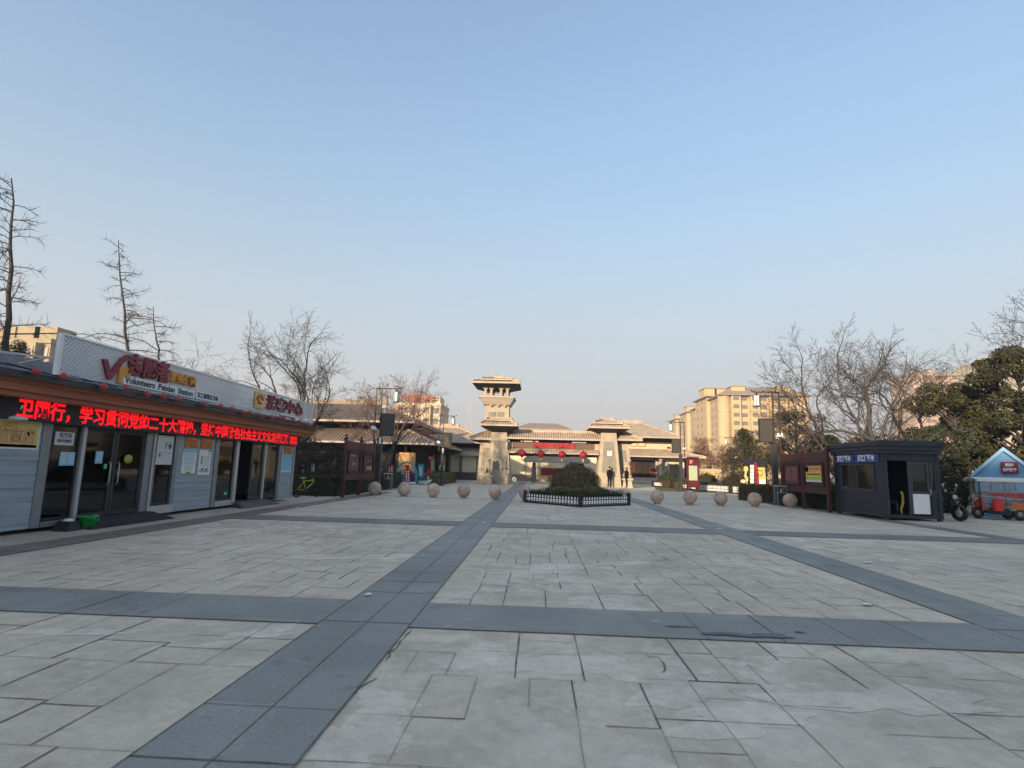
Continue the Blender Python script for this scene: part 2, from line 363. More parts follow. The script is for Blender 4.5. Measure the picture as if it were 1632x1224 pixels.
# ------------------------------------------------------------------ ground, plaza, strips
b = MB(); b.add([(-1500, -400, 0), (1500, -400, 0), (1500, 2500, 0), (-1500, 2500, 0)], [(0, 1, 2, 3)])
tag(b.build('ground', m_earth, origin=(0, 0, 0)), kind='structure')
rng = random.Random(5)
XS = [(-8.32, -7.62), (-1.95, -1.13), (4.42, 5.2), (11.55, 12.2)]      # strips along the plaza
YS = [(5.26, 6.18), (14.05, 15.2)]                                    # cross strips
panels = [(-7.62, -1.95), (-1.13, 4.42), (5.2, 11.55)]
rows = [(-4, 5.26), (6.18, 14.05), (15.2, 27.5)]
pv = MB()
pv.add([(-30, -12, .012), (30, -12, .012), (30, 66, .012), (-30, 66, .012)], [(0, 1, 2, 3)])
def split(x0, x1, y0, y1, out, d=0):
    wx, wy = x1-x0, y1-y0
    if (wx < .66 and wy < .85) and (wx*wy < .24 or rng.random() < .5) or min(wx, wy) < .27 or d > 14: out.append((x0, x1, y0, y1)); return
    if wx/.8 > wy*rng.uniform(.8, 1.25): c = x0+wx*rng.uniform(.38, .62); split(x0, c, y0, y1, out, d+1); split(c, x1, y0, y1, out, d+1)
    else: c = y0+wy*rng.uniform(.38, .62); split(x0, x1, y0, c, out, d+1); split(x0, x1, c, y1, out, d+1)
def groove(mb, xa, ya, xb, yb, keep, z, wdt):
    """one stamped joint: strong, faint or worn away, its width wandering along the edge"""
    q = rng.random()
    if q > keep: return
    L = math.hypot(xb-xa, yb-ya); n = max(2, int(L/.13)); ux, uy = (xb-xa)/L, (yb-ya)/L
    strong = q < keep*(.4 if ya == yb else .5); w0 = wdt*(rng.uniform(.65, 1.0) if strong else rng.uniform(.35, .65)); pts = []
    off = 0.
    for k in range(n+1):
        off = off*.7+rng.uniform(-.003, .003); w = w0*rng.uniform(.55, 1.3)
        t = L*k/n; cx, cy = xa+ux*t-uy*off, ya+uy*t+ux*off
        pts.append(((cx-uy*w/2, cy+ux*w/2, z), (cx+uy*w/2, cy-ux*w/2, z)))
    k0 = rng.randint(0, n//3) if rng.random() < .12 else 0; k1 = n-(rng.randint(0, n//3) if rng.random() < .15 else 0)
    for k in range(k0, k1): mb.add([pts[k][0], pts[k][1], pts[k+1][1], pts[k+1][0]], [(0, 1, 2, 3)], 1 if strong else 2)
for i, (x0, x1) in enumerate(panels):
    for j, (y0, y1) in enumerate(rows):
        # stamped ashlar: cells come in blocks so that joints line up over short runs only
        cells = []
        nx = max(1, round((x1-x0)/1.9)); ny = max(1, round((y1-y0)/2.2))
        for a in range(nx):
            for c in range(ny):
                split(x0+(x1-x0)*a/nx, x0+(x1-x0)*(a+1)/nx, y0+(y1-y0)*c/ny, y0+(y1-y0)*(c+1)/ny, cells)
        kl = [[.98, .92, .5], [.82, .95, .5], [.8, .7, .3]][i][j]; kc = [[.95, .85, .3], [.8, .75, .3], [.75, .5, .15]][i][j]
        for (a0, a1, c0, c1) in cells:
            if a1 < x1-.02: groove(pv, a1, c0, a1, c1, kl, .0165, .013)
            if c1 < y1-.02: groove(pv, a0, c1, a1, c1, kc, .0165, .012)
_bz = [0]
def blotch(mb, px_, py_, rx, ry, z, mi, n=30, ragged=.3, rot=0.):
    _bz[0] += 1; z = z+.00009*_bz[0]
    cx, cy = G(px_, py_); ph = [rng.uniform(0, 6.28) for _ in range(6)]; P = []
    for k in range(n):
        a = 2*math.pi*k/n; r = 1+ragged*(math.sin(2*a+ph[0])*.5+math.sin(3*a+ph[1])*.4+math.sin(7*a+ph[2])*.22+math.sin(11*a+ph[3])*.15)+rng.uniform(-.06, .06)
        u, v = rx*r*math.cos(a), ry*r*math.sin(a); P.append((cx+u*math.cos(rot)-v*math.sin(rot), cy+u*math.sin(rot)+v*math.cos(rot), z))
    mb.add(P, [tuple(range(n))], mi)
def crack(mb, pts, w0, mi, z=.0172):
    P = [G(*p) for p in pts]; Q = []
    for (x0, y0), (x1, y1) in zip(P[:-1], P[1:]):
        for t in (0, .25, .5, .75): Q.append((x0+(x1-x0)*t+rng.uniform(-.012, .012), y0+(y1-y0)*t+rng.uniform(-.012, .012)))
    for (x0, y0), (x1, y1) in zip(Q[:-1], Q[1:]):
        L = math.hypot(x1-x0, y1-y0)+1e-6; nx, ny = -(y1-y0)/L, (x1-x0)/L; w = w0*rng.uniform(.4, 1.3)
        mb.add([(x0-nx*w, y0-ny*w, z), (x0+nx*w, y0+ny*w, z), (x1+nx*w, y1+ny*w, z), (x1-nx*w, y1-ny*w, z)], [(0, 1, 2, 3)], mi)
for q in ((560, 1190, .22, .3, .4), (610, 1130, .2, .24, .9), (700, 1020, .35, .1, .1), (760, 1050, .3, .28, .5), (860, 1060, .55, .22, .1), (1000, 1070, .5, .2, -.1), (1090, 1100, .4, .25, .4), (540, 1215, .14, .2, .3), (1180, 1150, .45, .2, .2), (640, 888, .42, .2, .6), (560, 890, .5, .16, .2), (650, 852, .35, .14, .3), (900, 905, .7, .22, 0), (840, 812, 1.5, .25, 0), (960, 815, 1.2, .22, .1), (590, 832, .9, .2, 0), (420, 1010, .3, .16, .4), (95, 1010, .5, .1, .2), (1420, 1120, .6, .25, .1), (1000, 900, .5, .2, .2)):
    blotch(pv, *q[:4],   .0126, 3, 44, .5, q[4])
for c_ in (((655, 1005), (640, 1025), (622, 1045), (612, 1062)), ((598, 1085), (575, 1100), (560, 1112)), ((1030, 1048), (1052, 1052), (1060, 1068), (1056, 1078))): crack(pv, c_, .006, 1)
tag(pv.build('paving', [m_pave, m_joint, m_joint2, m_cement, m_stain], origin=(0, 0, 0)), kind='structure')
pv2 = MB(); pv2.add([(-9.6, -12, .017), (-8.32, -12, .017), (-8.32, 36, .017), (-9.6, 36, .017)], [(0, 1, 2, 3)])
pv2.add([(12.2, -12, .017), (24, -12, .017), (24, 30, .017), (12.2, 30, .017)], [(0, 1, 2, 3)])
tag(pv2.build('pavement', m_pave2, origin=(0, 0, 0)), kind='structure')
st = MB()
def strip(x0, x1, y0, y1, m, z=.02, along='y', cell=.62, lanes=2):
    st.add([(x0, y0, z), (x1, y0, z), (x1, y1, z), (x0, y1, z)], [(0, 1, 2, 3)], m)
    zz = z+.004; L = (y1-y0) if along == 'y' else (x1-x0)
    for k in range(1, int(L/cell)):
        if rng.random() < .3: continue
        t = (y0 if along == 'y' else x0)+k*cell; wd = rng.choice([.005, .006, .012])
        if along == 'y': st.add([(x0, t, zz), (x1, t, zz), (x1, t+wd, zz), (x0, t+wd, zz)], [(0, 1, 2, 3)], 2)
        else: st.add([(t, y0, zz), (t+wd, y0, zz), (t+wd, y1, zz), (t, y1, zz)], [(0, 1, 2, 3)], 2)
    for q in range(1, lanes):
        if along == 'y': c = x0+(x1-x0)*q/lanes; st.add([(c, y0, zz), (c+.006, y0, zz), (c+.006, y1, zz), (c, y1, zz)], [(0, 1, 2, 3)], 2)
    # dark open edge joints
    for e in ((x0, x1) if along == 'y' else (y0, y1)):
        if along == 'y': st.add([(e-.004, y0, zz), (e+.004, y0, zz), (e+.004, y1, zz), (e-.004, y1, zz)], [(0, 1, 2, 3)], 2)
        else: st.add([(x0, e-.004, zz), (x1, e-.004, zz), (x1, e+.004, zz), (x0, e+.004, zz)], [(0, 1, 2, 3)], 2)
strip(*XS[0], -12, 30, 1); strip(*XS[1], -12, 62, 0); strip(*XS[2], -12, 62, 0); strip(*XS[3], -12, 30, 1)
for (ya, yb), mm in zip(YS, (0, 1)):
    for xa, xb in panels: strip(xa, xb, ya, yb, mm, .02, 'x', .66, 1)
for q in ((1165, 1016, .22, .06), (1225, 1018, .24, .05), (1082, 1003, .14, .02), (1275, 1012, .06, .02)): blotch(st, *q, .0275, 3, 22, .5)
tag(st.build('dark_paving', [m_strip, m_strip2, m_joint, mat('strip_stain', (.145, .15, .15), .8, .3, 9), mat('strip_scuff', (.27, .28, .275), .8, .2, 9)], origin=(0, 0, 0)), kind='structure')
lw = MB(); lw.add([(9, 44, .02), (60, 30, .02), (60, 75, .02), (12, 60, .02)], [(0, 1, 2, 3)]); lw.add([(-9.4, 25, .022), (-30, 25, .022), (-30, 44.5, .022), (-9.4, 44.5, .022)], [(0, 1, 2, 3)])
tag(lw.build('lawn', m_lawn, origin=(0, 0, 0)), kind='structure')

# ------------------------------------------------------------------ foliage and trees
class TB:
    """fast builder for tubes and leaf cards (numpy)"""
    def __init__(s): s.V = []; s.Q = []; s.n = 0; s.M = []
    def tube(s, P, r, n, m=0):
        P = np.asarray(P, float); k = len(P); d = np.gradient(P, axis=0); d /= np.linalg.norm(d, axis=1)[:, None]+1e-9
        ref = np.array([0, 0, 1.]) if abs(d[0][2]) < .9 else np.array([1., 0, 0])
        x = np.cross(d, ref); x /= np.linalg.norm(x, axis=1)[:, None]+1e-9; y = np.cross(d, x)
        t = np.arange(n)*2*np.pi/n
        V = P[:, None]+(x[:, None]*np.cos(t)[None, :, None]+y[:, None]*np.sin(t)[None, :, None])*np.asarray(r)[:, None, None]
        i = np.arange(k-1)[:, None]; j = np.arange(n)[None]
        q = np.stack([i*n+j, i*n+(j+1) % n, (i+1)*n+(j+1) % n, (i+1)*n+j], -1).reshape(-1, 4)+s.n
        s.V.append(V.reshape(-1, 3)); s.Q.append(q); s.n += k*n; s.M.append(np.full(len(q), m))
    def cards(s, P, N, size, asp=.6, m=0, seed=0, hang=0.):
        """leaf quads at P, roughly facing N"""
        g = np.random.default_rng(seed); k = len(P)
        N = N+g.normal(0, .55, (k, 3)); N /= np.linalg.norm(N, axis=1)[:, None]+1e-9
        a = g.normal(0, 1, (k, 3)); a[:, 2] -= hang; u = a-N*(a*N).sum(1)[:, None]; u /= np.linalg.norm(u, axis=1)[:, None]+1e-9
        v = np.cross(N, u); L = (size*g.uniform(.6, 1.3, k))[:, None]; W = L*asp
        Q = np.stack([P-u*L/2, P+v*W/2+N*L*.12, P+u*L/2, P-v*W/2+N*L*.12], 1)
        s.V.append(Q.reshape(-1, 3)); s.Q.append(np.arange(k*4).reshape(-1, 4)+s.n); s.n += k*4; s.M.append(np.full(k, m))
    def build(s, name, mats, parent=None, smooth=True):
        V = np.concatenate(s.V); Q = np.concatenate(s.Q); me = bpy.data.meshes.new(name)
        me.vertices.add(len(V)); me.vertices.foreach_set('co', V.ravel())
        me.loops.add(Q.size); me.loops.foreach_set('vertex_index', Q.ravel().astype(np.int32))
        me.polygons.add(len(Q)); me.polygons.foreach_set('loop_start', np.arange(0, Q.size, 4, dtype=np.int32))
        me.polygons.foreach_set('loop_total', np.full(len(Q), 4, dtype=np.int32))
        for mt in (mats if isinstance(mats, (list, tuple)) else [mats]): me.materials.append(mt)
        me.polygons.foreach_set('material_index', np.concatenate(s.M).astype(np.int32))
        me.polygons.foreach_set('use_smooth', np.full(len(Q), smooth))
        me.update(calc_edges=True); me.validate()
        o = bpy.data.objects.new(name, me); C.objects.link(o)
        if parent is not None: o.parent = parent
        return o
def norm(v): return v/(np.linalg.norm(v)+1e-9)
def branch(g, p, d, L, r, lvl, mx, out, P, leaf=None):
    n = max(3, int(L/P.get('seg', .45))+1) if lvl < mx else 3
    pts = [p]; rad = [r]; d = norm(d); q = p; rend = r*(P['taper'] if lvl < mx else .45)
    for i in range(1, n):
        d = norm(d+g.normal(0, P['wob'], 3)*(1 if lvl else .5)+np.array([0, 0, P['up'][min(lvl, len(P['up'])-1)]])/n)
        q = q+d*L/(n-1); pts.append(q); rad.append(r+(rend-r)*i/(n-1))
    out.append((np.array(pts), np.array(rad), lvl))
    if lvl >= mx:
        if leaf is not None: leaf.append(q)
        return
    k = P['kids'][lvl]
    for c in range(k):
        t = P['from'][lvl]+(1-P['from'][lvl])*(c+g.uniform(.2, .9))/k
        i = min(n-2, int(t*(n-1))); f = t*(n-1)-i; o = pts[i]+(pts[i+1]-pts[i])*f; rr = rad[i]+(rad[i+1]-rad[i])*f
        dd = norm(pts[i+1]-pts[i]); a = norm(np.cross(dd, norm(g.normal(0, 1, 3)))); sp = P['spread'][lvl]*g.uniform(.7, 1.25)
        nd = dd*math.cos(sp)+a*math.sin(sp)
        if P.get('flat') and lvl >= 1: nd[2] *= P['flat']
        branch(g, o, nd, L*P['len'][lvl]*g.uniform(.6, 1.15)*(1-P.get('cone', 0)*t if lvl == 0 else 1), max(.004, rr*P['rr'][lvl]), lvl+1, mx, out, P, leaf)
    if P.get('lead', True):
        branch(g, q, d, L*P['len'][lvl]*.85, max(.004, rend*.95), lvl+1, mx, out, P, leaf)
VASE = dict(taper=.55, wob=.19, up=[.2, .22, .12, .05, 0], kids=[3, 3, 4, 4, 3], spread=[.6, .7, .8, .85, .85], len=[.8, .64, .6, .56, .55], rr=[.7, .58, .52, .5, .6], **{'from': [.55, .4, .32, .22, .1]})
def bare_tree(label, base, H, seed, P=VASE, mx=5, trunk=.3, r=None, m=None, lean=(0, 0), group=None, limbs=None, name='bare_tree', min_r=.009, mc=None):
    g = np.random.default_rng(seed); out = []
    r = r or H*.018
    L = H*trunk
    if limbs is None: branch(g, np.zeros(3), np.array([lean[0], lean[1], 1.]), L, r, 0, mx, out, P)
    else:
        for (d, LL, rr) in limbs: branch(g, np.zeros(3), np.array(d, float), LL, rr, 0 if LL > L*.6 else 1, mx, out, P)
    root = thing(name, label, 'tree', (*base, 0), 0, group)
    A, B = TB(), TB()
    for pts, rad, lv in out:
        rad = np.maximum(rad, min_r)
        (A if lv <= 1 else B).tube(pts, rad, 8 if lv == 0 else 6 if lv == 1 else 4 if lv == 2 else 3)
    A.build('trunk', m or m_bark, root); B.build('crown', mc or m or m_bark, root)
    return root
def redwood(label, base, H, seed, m=None, r=.16, reach=2.6, group=None, first=.22, lean=0., fork=None):
    """bare conifer-like deciduous tree: straight leader, tiers of thin up-curved branches"""
    g = np.random.default_rng(seed); root = thing('bare_tree', label, 'tree', (*base, 0), 0, group)
    A, B = TB(), TB()
    stems = [(np.array([0, 0, 0.]), H, r, 0.)]
    if fork: stems.append((np.array([0, 0, H*fork[0]]), H*fork[1], r*.55, fork[2]))
    for s0, h, rr, off in stems:
        k = 14; z = np.linspace(0, 1, k)
        pts = np.stack([s0[0]+lean*z*h+off*np.minimum(1, z*3.2)**.7+g.normal(0, .035, k)*z*h*.12, s0[1]+g.normal(0, .05, k), s0[2]+z*h], 1)
        A.tube(pts, rr*(1-.93*z)+.008, 8)
        nb = int(h*5.5)
        for i in range(nb):
            t = first+(1-first)*(i+g.uniform(0, 1))/nb if off == 0 else .12+.88*(i+g.uniform(0, 1))/nb
            if t > .985: continue
            j = min(k-2, int(t*(k-1))); o = pts[j]+(pts[j+1]-pts[j])*(t*(k-1)-j)
            L = reach*(1-t)**.55*g.choice([.3, .55, .8, 1.0, 1.35])*g.uniform(.8, 1.2)*(1 if off == 0 else .7)+.25; az = g.uniform(0, 6.28)
            n = 7; u = np.linspace(0, 1, n); rise = g.uniform(.05, .55); droop = g.uniform(.0, .55)
            P = o+np.stack([np.cos(az)*u*L, np.sin(az)*u*L, (rise*u-droop*u**2.2)*L], 1)+g.normal(0, .025*L, (n, 3))*u[:, None]
            B.tube(P, (.012+.013*L/reach)*(1-.75*u)+.003, 4)
            for q in range(int(5+L*7)):
                v = g.uniform(.2, 1); i2 = min(n-2, int(v*(n-1))); o2 = P[i2]+(P[i2+1]-P[i2])*(v*(n-1)-i2)
                dd = norm(P[i2+1]-P[i2]); a = norm(np.cross(dd, g.normal(0, 1, 3))); nd = dd*.6+a*.8; l2 = g.uniform(.2, .65)*(.5+.5*L/reach)
                B.tube(np.stack([o2, o2+nd*l2*.5, o2+nd*l2+np.array([0, 0, .12*l2])]), [.008, .006, .004], 3)
    A.build('trunk', m or m_bark, root); B.build('crown', m or m_bark, root)
    return root
def blob(g, n, c, r, shell=.55):
    """points in an uneven ellipsoid, with outward normals"""
    d = g.normal(0, 1, (n, 3)); d /= np.linalg.norm(d, axis=1)[:, None]
    rad = (shell+(1-shell)*g.random(n)**.5)[:, None]
    return np.asarray(c)+d*rad*np.asarray(r), d
def leafy(label, base, H, crown_r, seed, mt, n=9000, leaf=.2, clumps=26, z0=.18, trunk_r=.14, cat='tree', name='evergreen_tree', group=None, shape='round', asp=.55, stems=1, bark=None):
    """tree whose crown is many leaf clumps carried by limbs"""
    g = np.random.default_rng(seed); root = thing(name, label, cat, (*base, 0), 0, group); A, B = TB(), TB()
    h0 = H*z0
    A.tube([(0, 0, 0), (g.normal(0, .08), g.normal(0, .08), H*.4), (0, 0, H*.85)], [trunk_r, trunk_r*.7, trunk_r*.2], 8)
    per = n//clumps
    for i in range(clumps):
        t = (i+.5)/clumps
        if shape == 'cone':
            z = h0+(H-h0)*t; rr = crown_r*(1-t)**.85+.12; az = i*2.4+g.uniform(-.4, .4); ro = rr*g.uniform(.35, .85)
            cr = np.array([rr*.5+.15, rr*.5+.15, (H-h0)/clumps*2.2+.2])
        else:
            d = norm(g.normal(0, 1, 3)); z = h0+(H-h0)*(.5+.42*d[2]); az = math.atan2(d[1], d[0])
            wz = math.sqrt(max(0.08, 1-(.84*d[2])**2)); ro = crown_r*wz*g.uniform(.4, .95)
            cr = np.array([1, 1, .62])*crown_r*g.uniform(.2, .38)
        c = np.array([math.cos(az)*ro, math.sin(az)*ro, min(z, H-cr[2]*.8)])
        A.tube([(0, 0, max(h0*.6, c[2]-ro*.7)), c*np.array([.55, .55, 1])-np.array([0, 0, ro*.2]), c], [trunk_r*.4, trunk_r*.25, .01], 5)
        P, N = blob(g, per, c, cr); N[:, 2] += .35
        B.cards(P, N, leaf, asp, 0, seed*97+i, hang=.3)
    A.build('trunk', bark or m_bark, root); B.build('crown', mt, root, False)
    return root
def hedge(label, x0, x1, y0, y1, h, seed, mt, dens=260, leaf=.07, name='hedge', z0=0., poly=None, group=None):
    """clipped hedge: rounded dark core with small leaf cards all over it"""
    g = np.random.default_rng(seed); T = TB(); b = []
    A = [((y1-y0)*h, 0), ((y1-y0)*h, 1), ((x1-x0)*h, 2), ((x1-x0)*h, 3), ((x1-x0)*(y1-y0), 4)]
    for a, f in A:
        k = int(a*dens)+4; u, v = g.random(k), g.random(k); j = g.normal(0, .035, k)
        x = x0+(x1-x0)*u; y = y0+(y1-y0)*u; z = z0+h*v
        if f == 0: P = np.stack([x0+j, y, z], 1); N = np.tile([-1., 0, .3], (k, 1))
        if f == 1: P = np.stack([x1+j, y, z], 1); N = np.tile([1., 0, .3], (k, 1))
        if f == 2: P = np.stack([x, y0+j, z], 1); N = np.tile([0, -1., .3], (k, 1))
        if f == 3: P = np.stack([x, y1+j, z], 1); N = np.tile([0, 1., .3], (k, 1))
        if f == 4: P = np.stack([x, y0+(y1-y0)*v, z0+h+j*1.3+.04*np.sin(x*3.1)*np.cos(y*2.3)], 1); N = np.tile([0, 0, 1.], (k, 1))
        b.append((P, N))
    P = np.concatenate([p for p, _ in b]); N = np.concatenate([q for _, q in b]); c = np.array([(x0+x1)/2, (y0+y1)/2, 0])
    T.cards(P-c, N, leaf, .6, 0, seed)
    cx, cy = (x1-x0)/2-.05, (y1-y0)/2-.05; zt = z0+h-.05
    V = np.array([(-cx, -cy, z0), (cx, -cy, z0), (cx, cy, z0), (-cx, cy, z0), (-cx, -cy, zt), (cx, -cy, zt), (cx, cy, zt), (-cx, cy, zt)])
    T.V.append(V); T.Q.append(np.array([(4, 5, 6, 7), (0, 1, 5, 4), (1, 2, 6, 5), (2, 3, 7, 6), (3, 0, 4, 7)])+T.n); T.n += 8; T.M.append(np.zeros(5))
    o = T.build(name, mt, None, False); o.location = c
    return tag(o, label, 'hedge', group)
def dome_bush(label, base, r, h, seed, mt, n=5000, leaf=.09, z0=0., name='dome_shrub', group=None):
    g = np.random.default_rng(seed); T = TB(); d = g.normal(0, 1, (n, 3)); d /= np.linalg.norm(d, axis=1)[:, None]; d[:, 2] = np.abs(d[:, 2])**.8*np.sign(.85-g.random(n)*1.0+.0)
    d[:, 2] = np.clip(d[:, 2], -.25, 1); d /= np.linalg.norm(d, axis=1)[:, None]
    lump = 1+.055*np.sin(d[:, 0]*7+seed)*np.sin(d[:, 1]*6)+.05*np.sin(d[:, 2]*9+d[:, 0]*5)
    s = np.array([r, r, h])*.96; P = d*s*(lump*g.uniform(.86, 1.03, n))[:, None]; P[:, 2] = np.maximum(P[:, 2]+z0, z0)
    T.cards(P, d+np.array([0, 0, .2]), leaf, .6, 0, seed)
    m = MB(); m.lathe([(r*.84*math.cos(a), z0+h*.84*math.sin(a)) for a in np.linspace(0, 1.5, 9)], n=20)
    T.V.append(np.array(m.v)); q = [f for f in m.f if len(f) == 4]; T.Q.append(np.array(q)+T.n); T.n += len(m.v); T.M.append(np.zeros(len(q)))
    o = T.build(name, mt, None, False); o.location = (*base, 0)
    return tag(o, label, 'shrub', group)

# ------------------------------------------------------------------ visitor centre (left)
XF = -9.4
vc = thing('visitor_center', 'low visitor centre with blue-grey panelled front, brown eave and long glazed doors', 'building', (XF, 13, 0))
b = MB()
def ribbed(y0, y1, z0=.1, z1=2.08):
    b.box(XF-.08, XF, y0, y1, z0, z1, 0)
    k = int((z1-z0)/.24)
    for i in range(k): b.box(XF, XF+.012, y0, y1, z0+i*(z1-z0)/k+.012, z0+(i+1)*(z1-z0)/k-.006, 0)
for y0, y1 in ((3.5, 10.3), (14.42, 16.1), (20.4, 21.45)): ribbed(y0, y1)
b.box(XF-4.2, XF-4.1, 3.5, 21.45, .1, 2.5, 1); b.box(XF-4.1, XF-.08, 3.5, 3.6, .1, 2.5, 1)
b.box(XF-4.1, XF-.085, 21.35, 21.45, .1, 2.5, 0)
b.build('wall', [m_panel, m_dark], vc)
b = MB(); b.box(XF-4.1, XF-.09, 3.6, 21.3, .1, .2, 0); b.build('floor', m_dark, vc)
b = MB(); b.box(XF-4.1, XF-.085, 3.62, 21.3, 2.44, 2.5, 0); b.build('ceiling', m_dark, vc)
b = MB(); b.box(XF-.16, XF-.01, 3.5, 21.45, 2.085, 2.62, 0); b.build('header', m_dframe, vc)
b = MB()
for y in (10.3, 13.18, 16.12, 20.2): b = MB(); b.box(XF-.06, XF+.03, y, y+.2, .1, 2.08); b.build('mullion', m_frame, vc)
for y, ww in ((11.24, .09), (13.42, .06), (17.24, .17), (19.1, .1), (20.38, .05), (21.45, .06)): b = MB(); b.box(XF-.05, XF+.05, y, y+ww, .1, 2.08); b.build('mullion', m_lframe, vc)
for y0, y1, z, mm in ((10.52, 11.23, .2, m_frame), (13.49, 14.41, .3, m_lframe), (16.33, 17.23, .26, m_lframe)): b = MB(); b.box(XF-.06, XF+.04, y0, y1, .1, z); b.build('sill', mm, vc)
for y0, y1 in ((13.5, 13.58), (14.28, 14.4)): b = MB(); b.box(XF-.06, XF+.02, y0, y1, .3, 2.05); b.build('mullion', m_frame, vc)
def pane(name, y0, y1, z0, z1, fr=.07, x=XF-.03, m=m_dframe, handle=None):
    f = MB(); f.box(x-.025, x+.025, y0, y1, z0, z0+fr); f.box(x-.025, x+.025, y0, y1, z1-fr, z1)
    f.box(x-.025, x+.025, y0, y0+fr, z0+fr, z1-fr); f.box(x-.025, x+.025, y1-fr, y1, z0+fr, z1-fr)
    o = f.build(name, m, vc)
    g = MB(); g.box(x-.006, x+.006, y0+fr, y1-fr, z0+fr, z1-fr); g.build('pane', m_glass, o)
    if handle: h = MB(); h.tube([(x+.03, handle, .85), (x+.07, handle, .9), (x+.07, handle, 1.3), (x+.03, handle, 1.35)], .013, 8); h.build('handle', m_lframe, o)
    return o
pane('window', 10.52, 11.23, .22, 2.06, .04)
pane('door', 11.34, 12.22, .2, 2.06, .08, handle=12.1); pane('door', 12.24, 13.17, .2, 2.06, .08, handle=12.36)
pane('window', 13.6, 14.26, .32, 2.04, .04); pane('window', 16.34, 17.22, .28, 2.06, .04)
pane('door', 18.3, 19.09, .2, 2.06, .09, handle=18.42); pane('window', 19.22, 20.18, .2, 2.06, .06)
cu = MB()
for (y0, y1) in ((13.64, 14.24),):
    k = 16
    cu.add([(XF-.16+.02*(-1)**i, y0+(y1-y0)*i/k, z) for z in (.33, 2.0) for i in range(k+1)], [(i, i+1, k+2+i, k+1+i) for i in range(k)], 0, True)
cu.build('curtain', mat('curtain_grey', (.36, .39, .38), .8, .1, 4), vc)
cu = MB(); k = 18
cu.add([(XF-.2+.05*math.sin(i*2.1), 19.55+.45*i/k+.06*(1-zz)*(-1)**i, .35+1.6*zz) for zz in (0, 1) for i in range(k+1)], [(i, i+1, k+2+i, k+1+i) for i in range(k)], 0, True)
cu.build('curtain', mat('curtain_pale', (.5, .47, .45), .8, .15, 6), vc)
cu = MB(); cu.tube([(XF-.12, 12.95, 2.0), (XF-.13, 12.98, 1.4), (XF-.14, 12.9, .9), (XF-.12, 12.75, .5), (XF-.13, 12.55, .33)], [.03, .035, .05, .04, .03], 7)
cu.tube([(XF-.12, 12.95, 1.4), (XF-.14, 12.8, .8), (XF-.12, 12.6, .36)], [.02, .03, .03], 6)
cu.build('strip_curtain', mat('clear_strip', (.42, .44, .43), .3, .2, 6), vc)
# eave: brown stepped fascia, then a seamed grey roof
b = MB()
for (x0, x1, z0, z1) in ((-9.35, -8.9, 2.44, 2.53), (-9.3, -8.8, 2.532, 2.66), (-9.3, -8.74, 2.662, 2.74)): b.box(x0, x1, 3.2, 21.9-(-8.74-x1)*.5, z0, z1, 0)
b.build('eave', m_brown, vc)
b = MB(); x0, x1, z0, z1 = -8.62, -12.6, 2.742, 3.72
b.add([(x0, 3, z0), (x0, 22.15, z0), (x1, 19.5, z1), (x1, 3, z1), (x0, 3, z0+.07), (x0, 22.15, z0+.07), (x1, 19.5, z1+.07), (x1, 3, z1+.07), (-16.6, 22.15, z0), (-16.6, 3, z0)],
      [(0, 1, 2, 3), (7, 6, 5, 4), (0, 4, 5, 1), (1, 5, 6, 2), (2, 6, 7, 3), (6, 8, 9, 7), (5, 8, 6)], 0)
for i in range(32):
    y = 3.2+i*.58; xe = x1 if y < 19.5 else x0+(x1-x0)*(22.15-y)/2.65
    ze = z0+(z1-z0)*(xe-x0)/(x1-x0)
    b.bar((x0+.01, y, z0+.085), (xe, y, ze+.085), .045, .05, 0)
b.build('roof', m_roofg, vc)
b = MB(); b.box(-8.6, -8.56, 3, 22.17, 2.72, 2.83, 0); b.tube([(-8.55, 3+19.17*i/30, 2.87+.02*math.sin(i*1.7)) for i in range(31)], .013, 5); b.build('gutter', m_dframe, vc)

# things on and beside the visitor centre
ls = MB(); ls.box(-9.39, -9.2, 9.05, 21.35, 2.06, 2.438, 0)
o = ls.build('led_sign', m_black); tag(o, 'long black LED ticker with red scrolling Chinese characters under the brown eave', 'led sign')
text('lettering', '卫网行，学习贯彻党的二十大精神，坚持中国特色社会主义文化发展道路', .36, (-9.195, 15.0, 2.25), '+x', m_led, o, .012, .002, width=11.0)
text('lettering', '沛县新时代文明实践', .15, (-9.195, 20.9, 2.32), '+x', m_led, o, .004, .002, width=.62); text('lettering', '全国科普教育基地', .15, (-9.195, 20.9, 2.17), '+x', m_led, o, .004, .002, width=.62)
bs = MB(); bs.box(-9.15, -9.11, 10.15, 22.25, 2.93, 3.74, 0)
rs = bs.build('rooftop_sign', m_sign); tag(rs, 'long pale perforated sign panel standing on the grey roof of the visitor centre', 'sign')
b = MB()
b.box(-9.17, -9.09, 10.08, 10.15, 2.9, 3.77); b.box(-9.17, -9.09, 22.25, 22.32, 2.9, 3.77); b.box(-9.17, -9.09, 10.15, 22.25, 3.74, 3.78); b.box(-9.17, -9.09, 10.15, 22.25, 2.89, 2.93)
b.build('sign_frame', m_white, rs)
for y in (10.6, 13.5, 16.4, 19.3, 21.8): b = MB(); b.bar((-9.2, y, 3.5), (-10.6, y, 3.2), .03); b.bar((-9.22, y, 2.75), (-9.2, y, 3.72), .04); b.build('brace', m_lframe, rs)
b = MB(); b.bar((-9.2, 10.2, 3.28), (-10.4, 9.0, 3.3), .04); b.build('brace', m_lframe, rs)
fx = lambda u, v, ww: (-9.1+ww, u, v)
b = MB()   # tick-shaped V and a small P
b.prism([(11.12, 3.46), (11.24, 3.48), (11.38, 3.24), (11.62, 3.58), (11.78, 3.68), (11.95, 3.6), (11.8, 3.58), (11.68, 3.48), (11.42, 3.07), (11.32, 3.07)], fx, .05, 0)
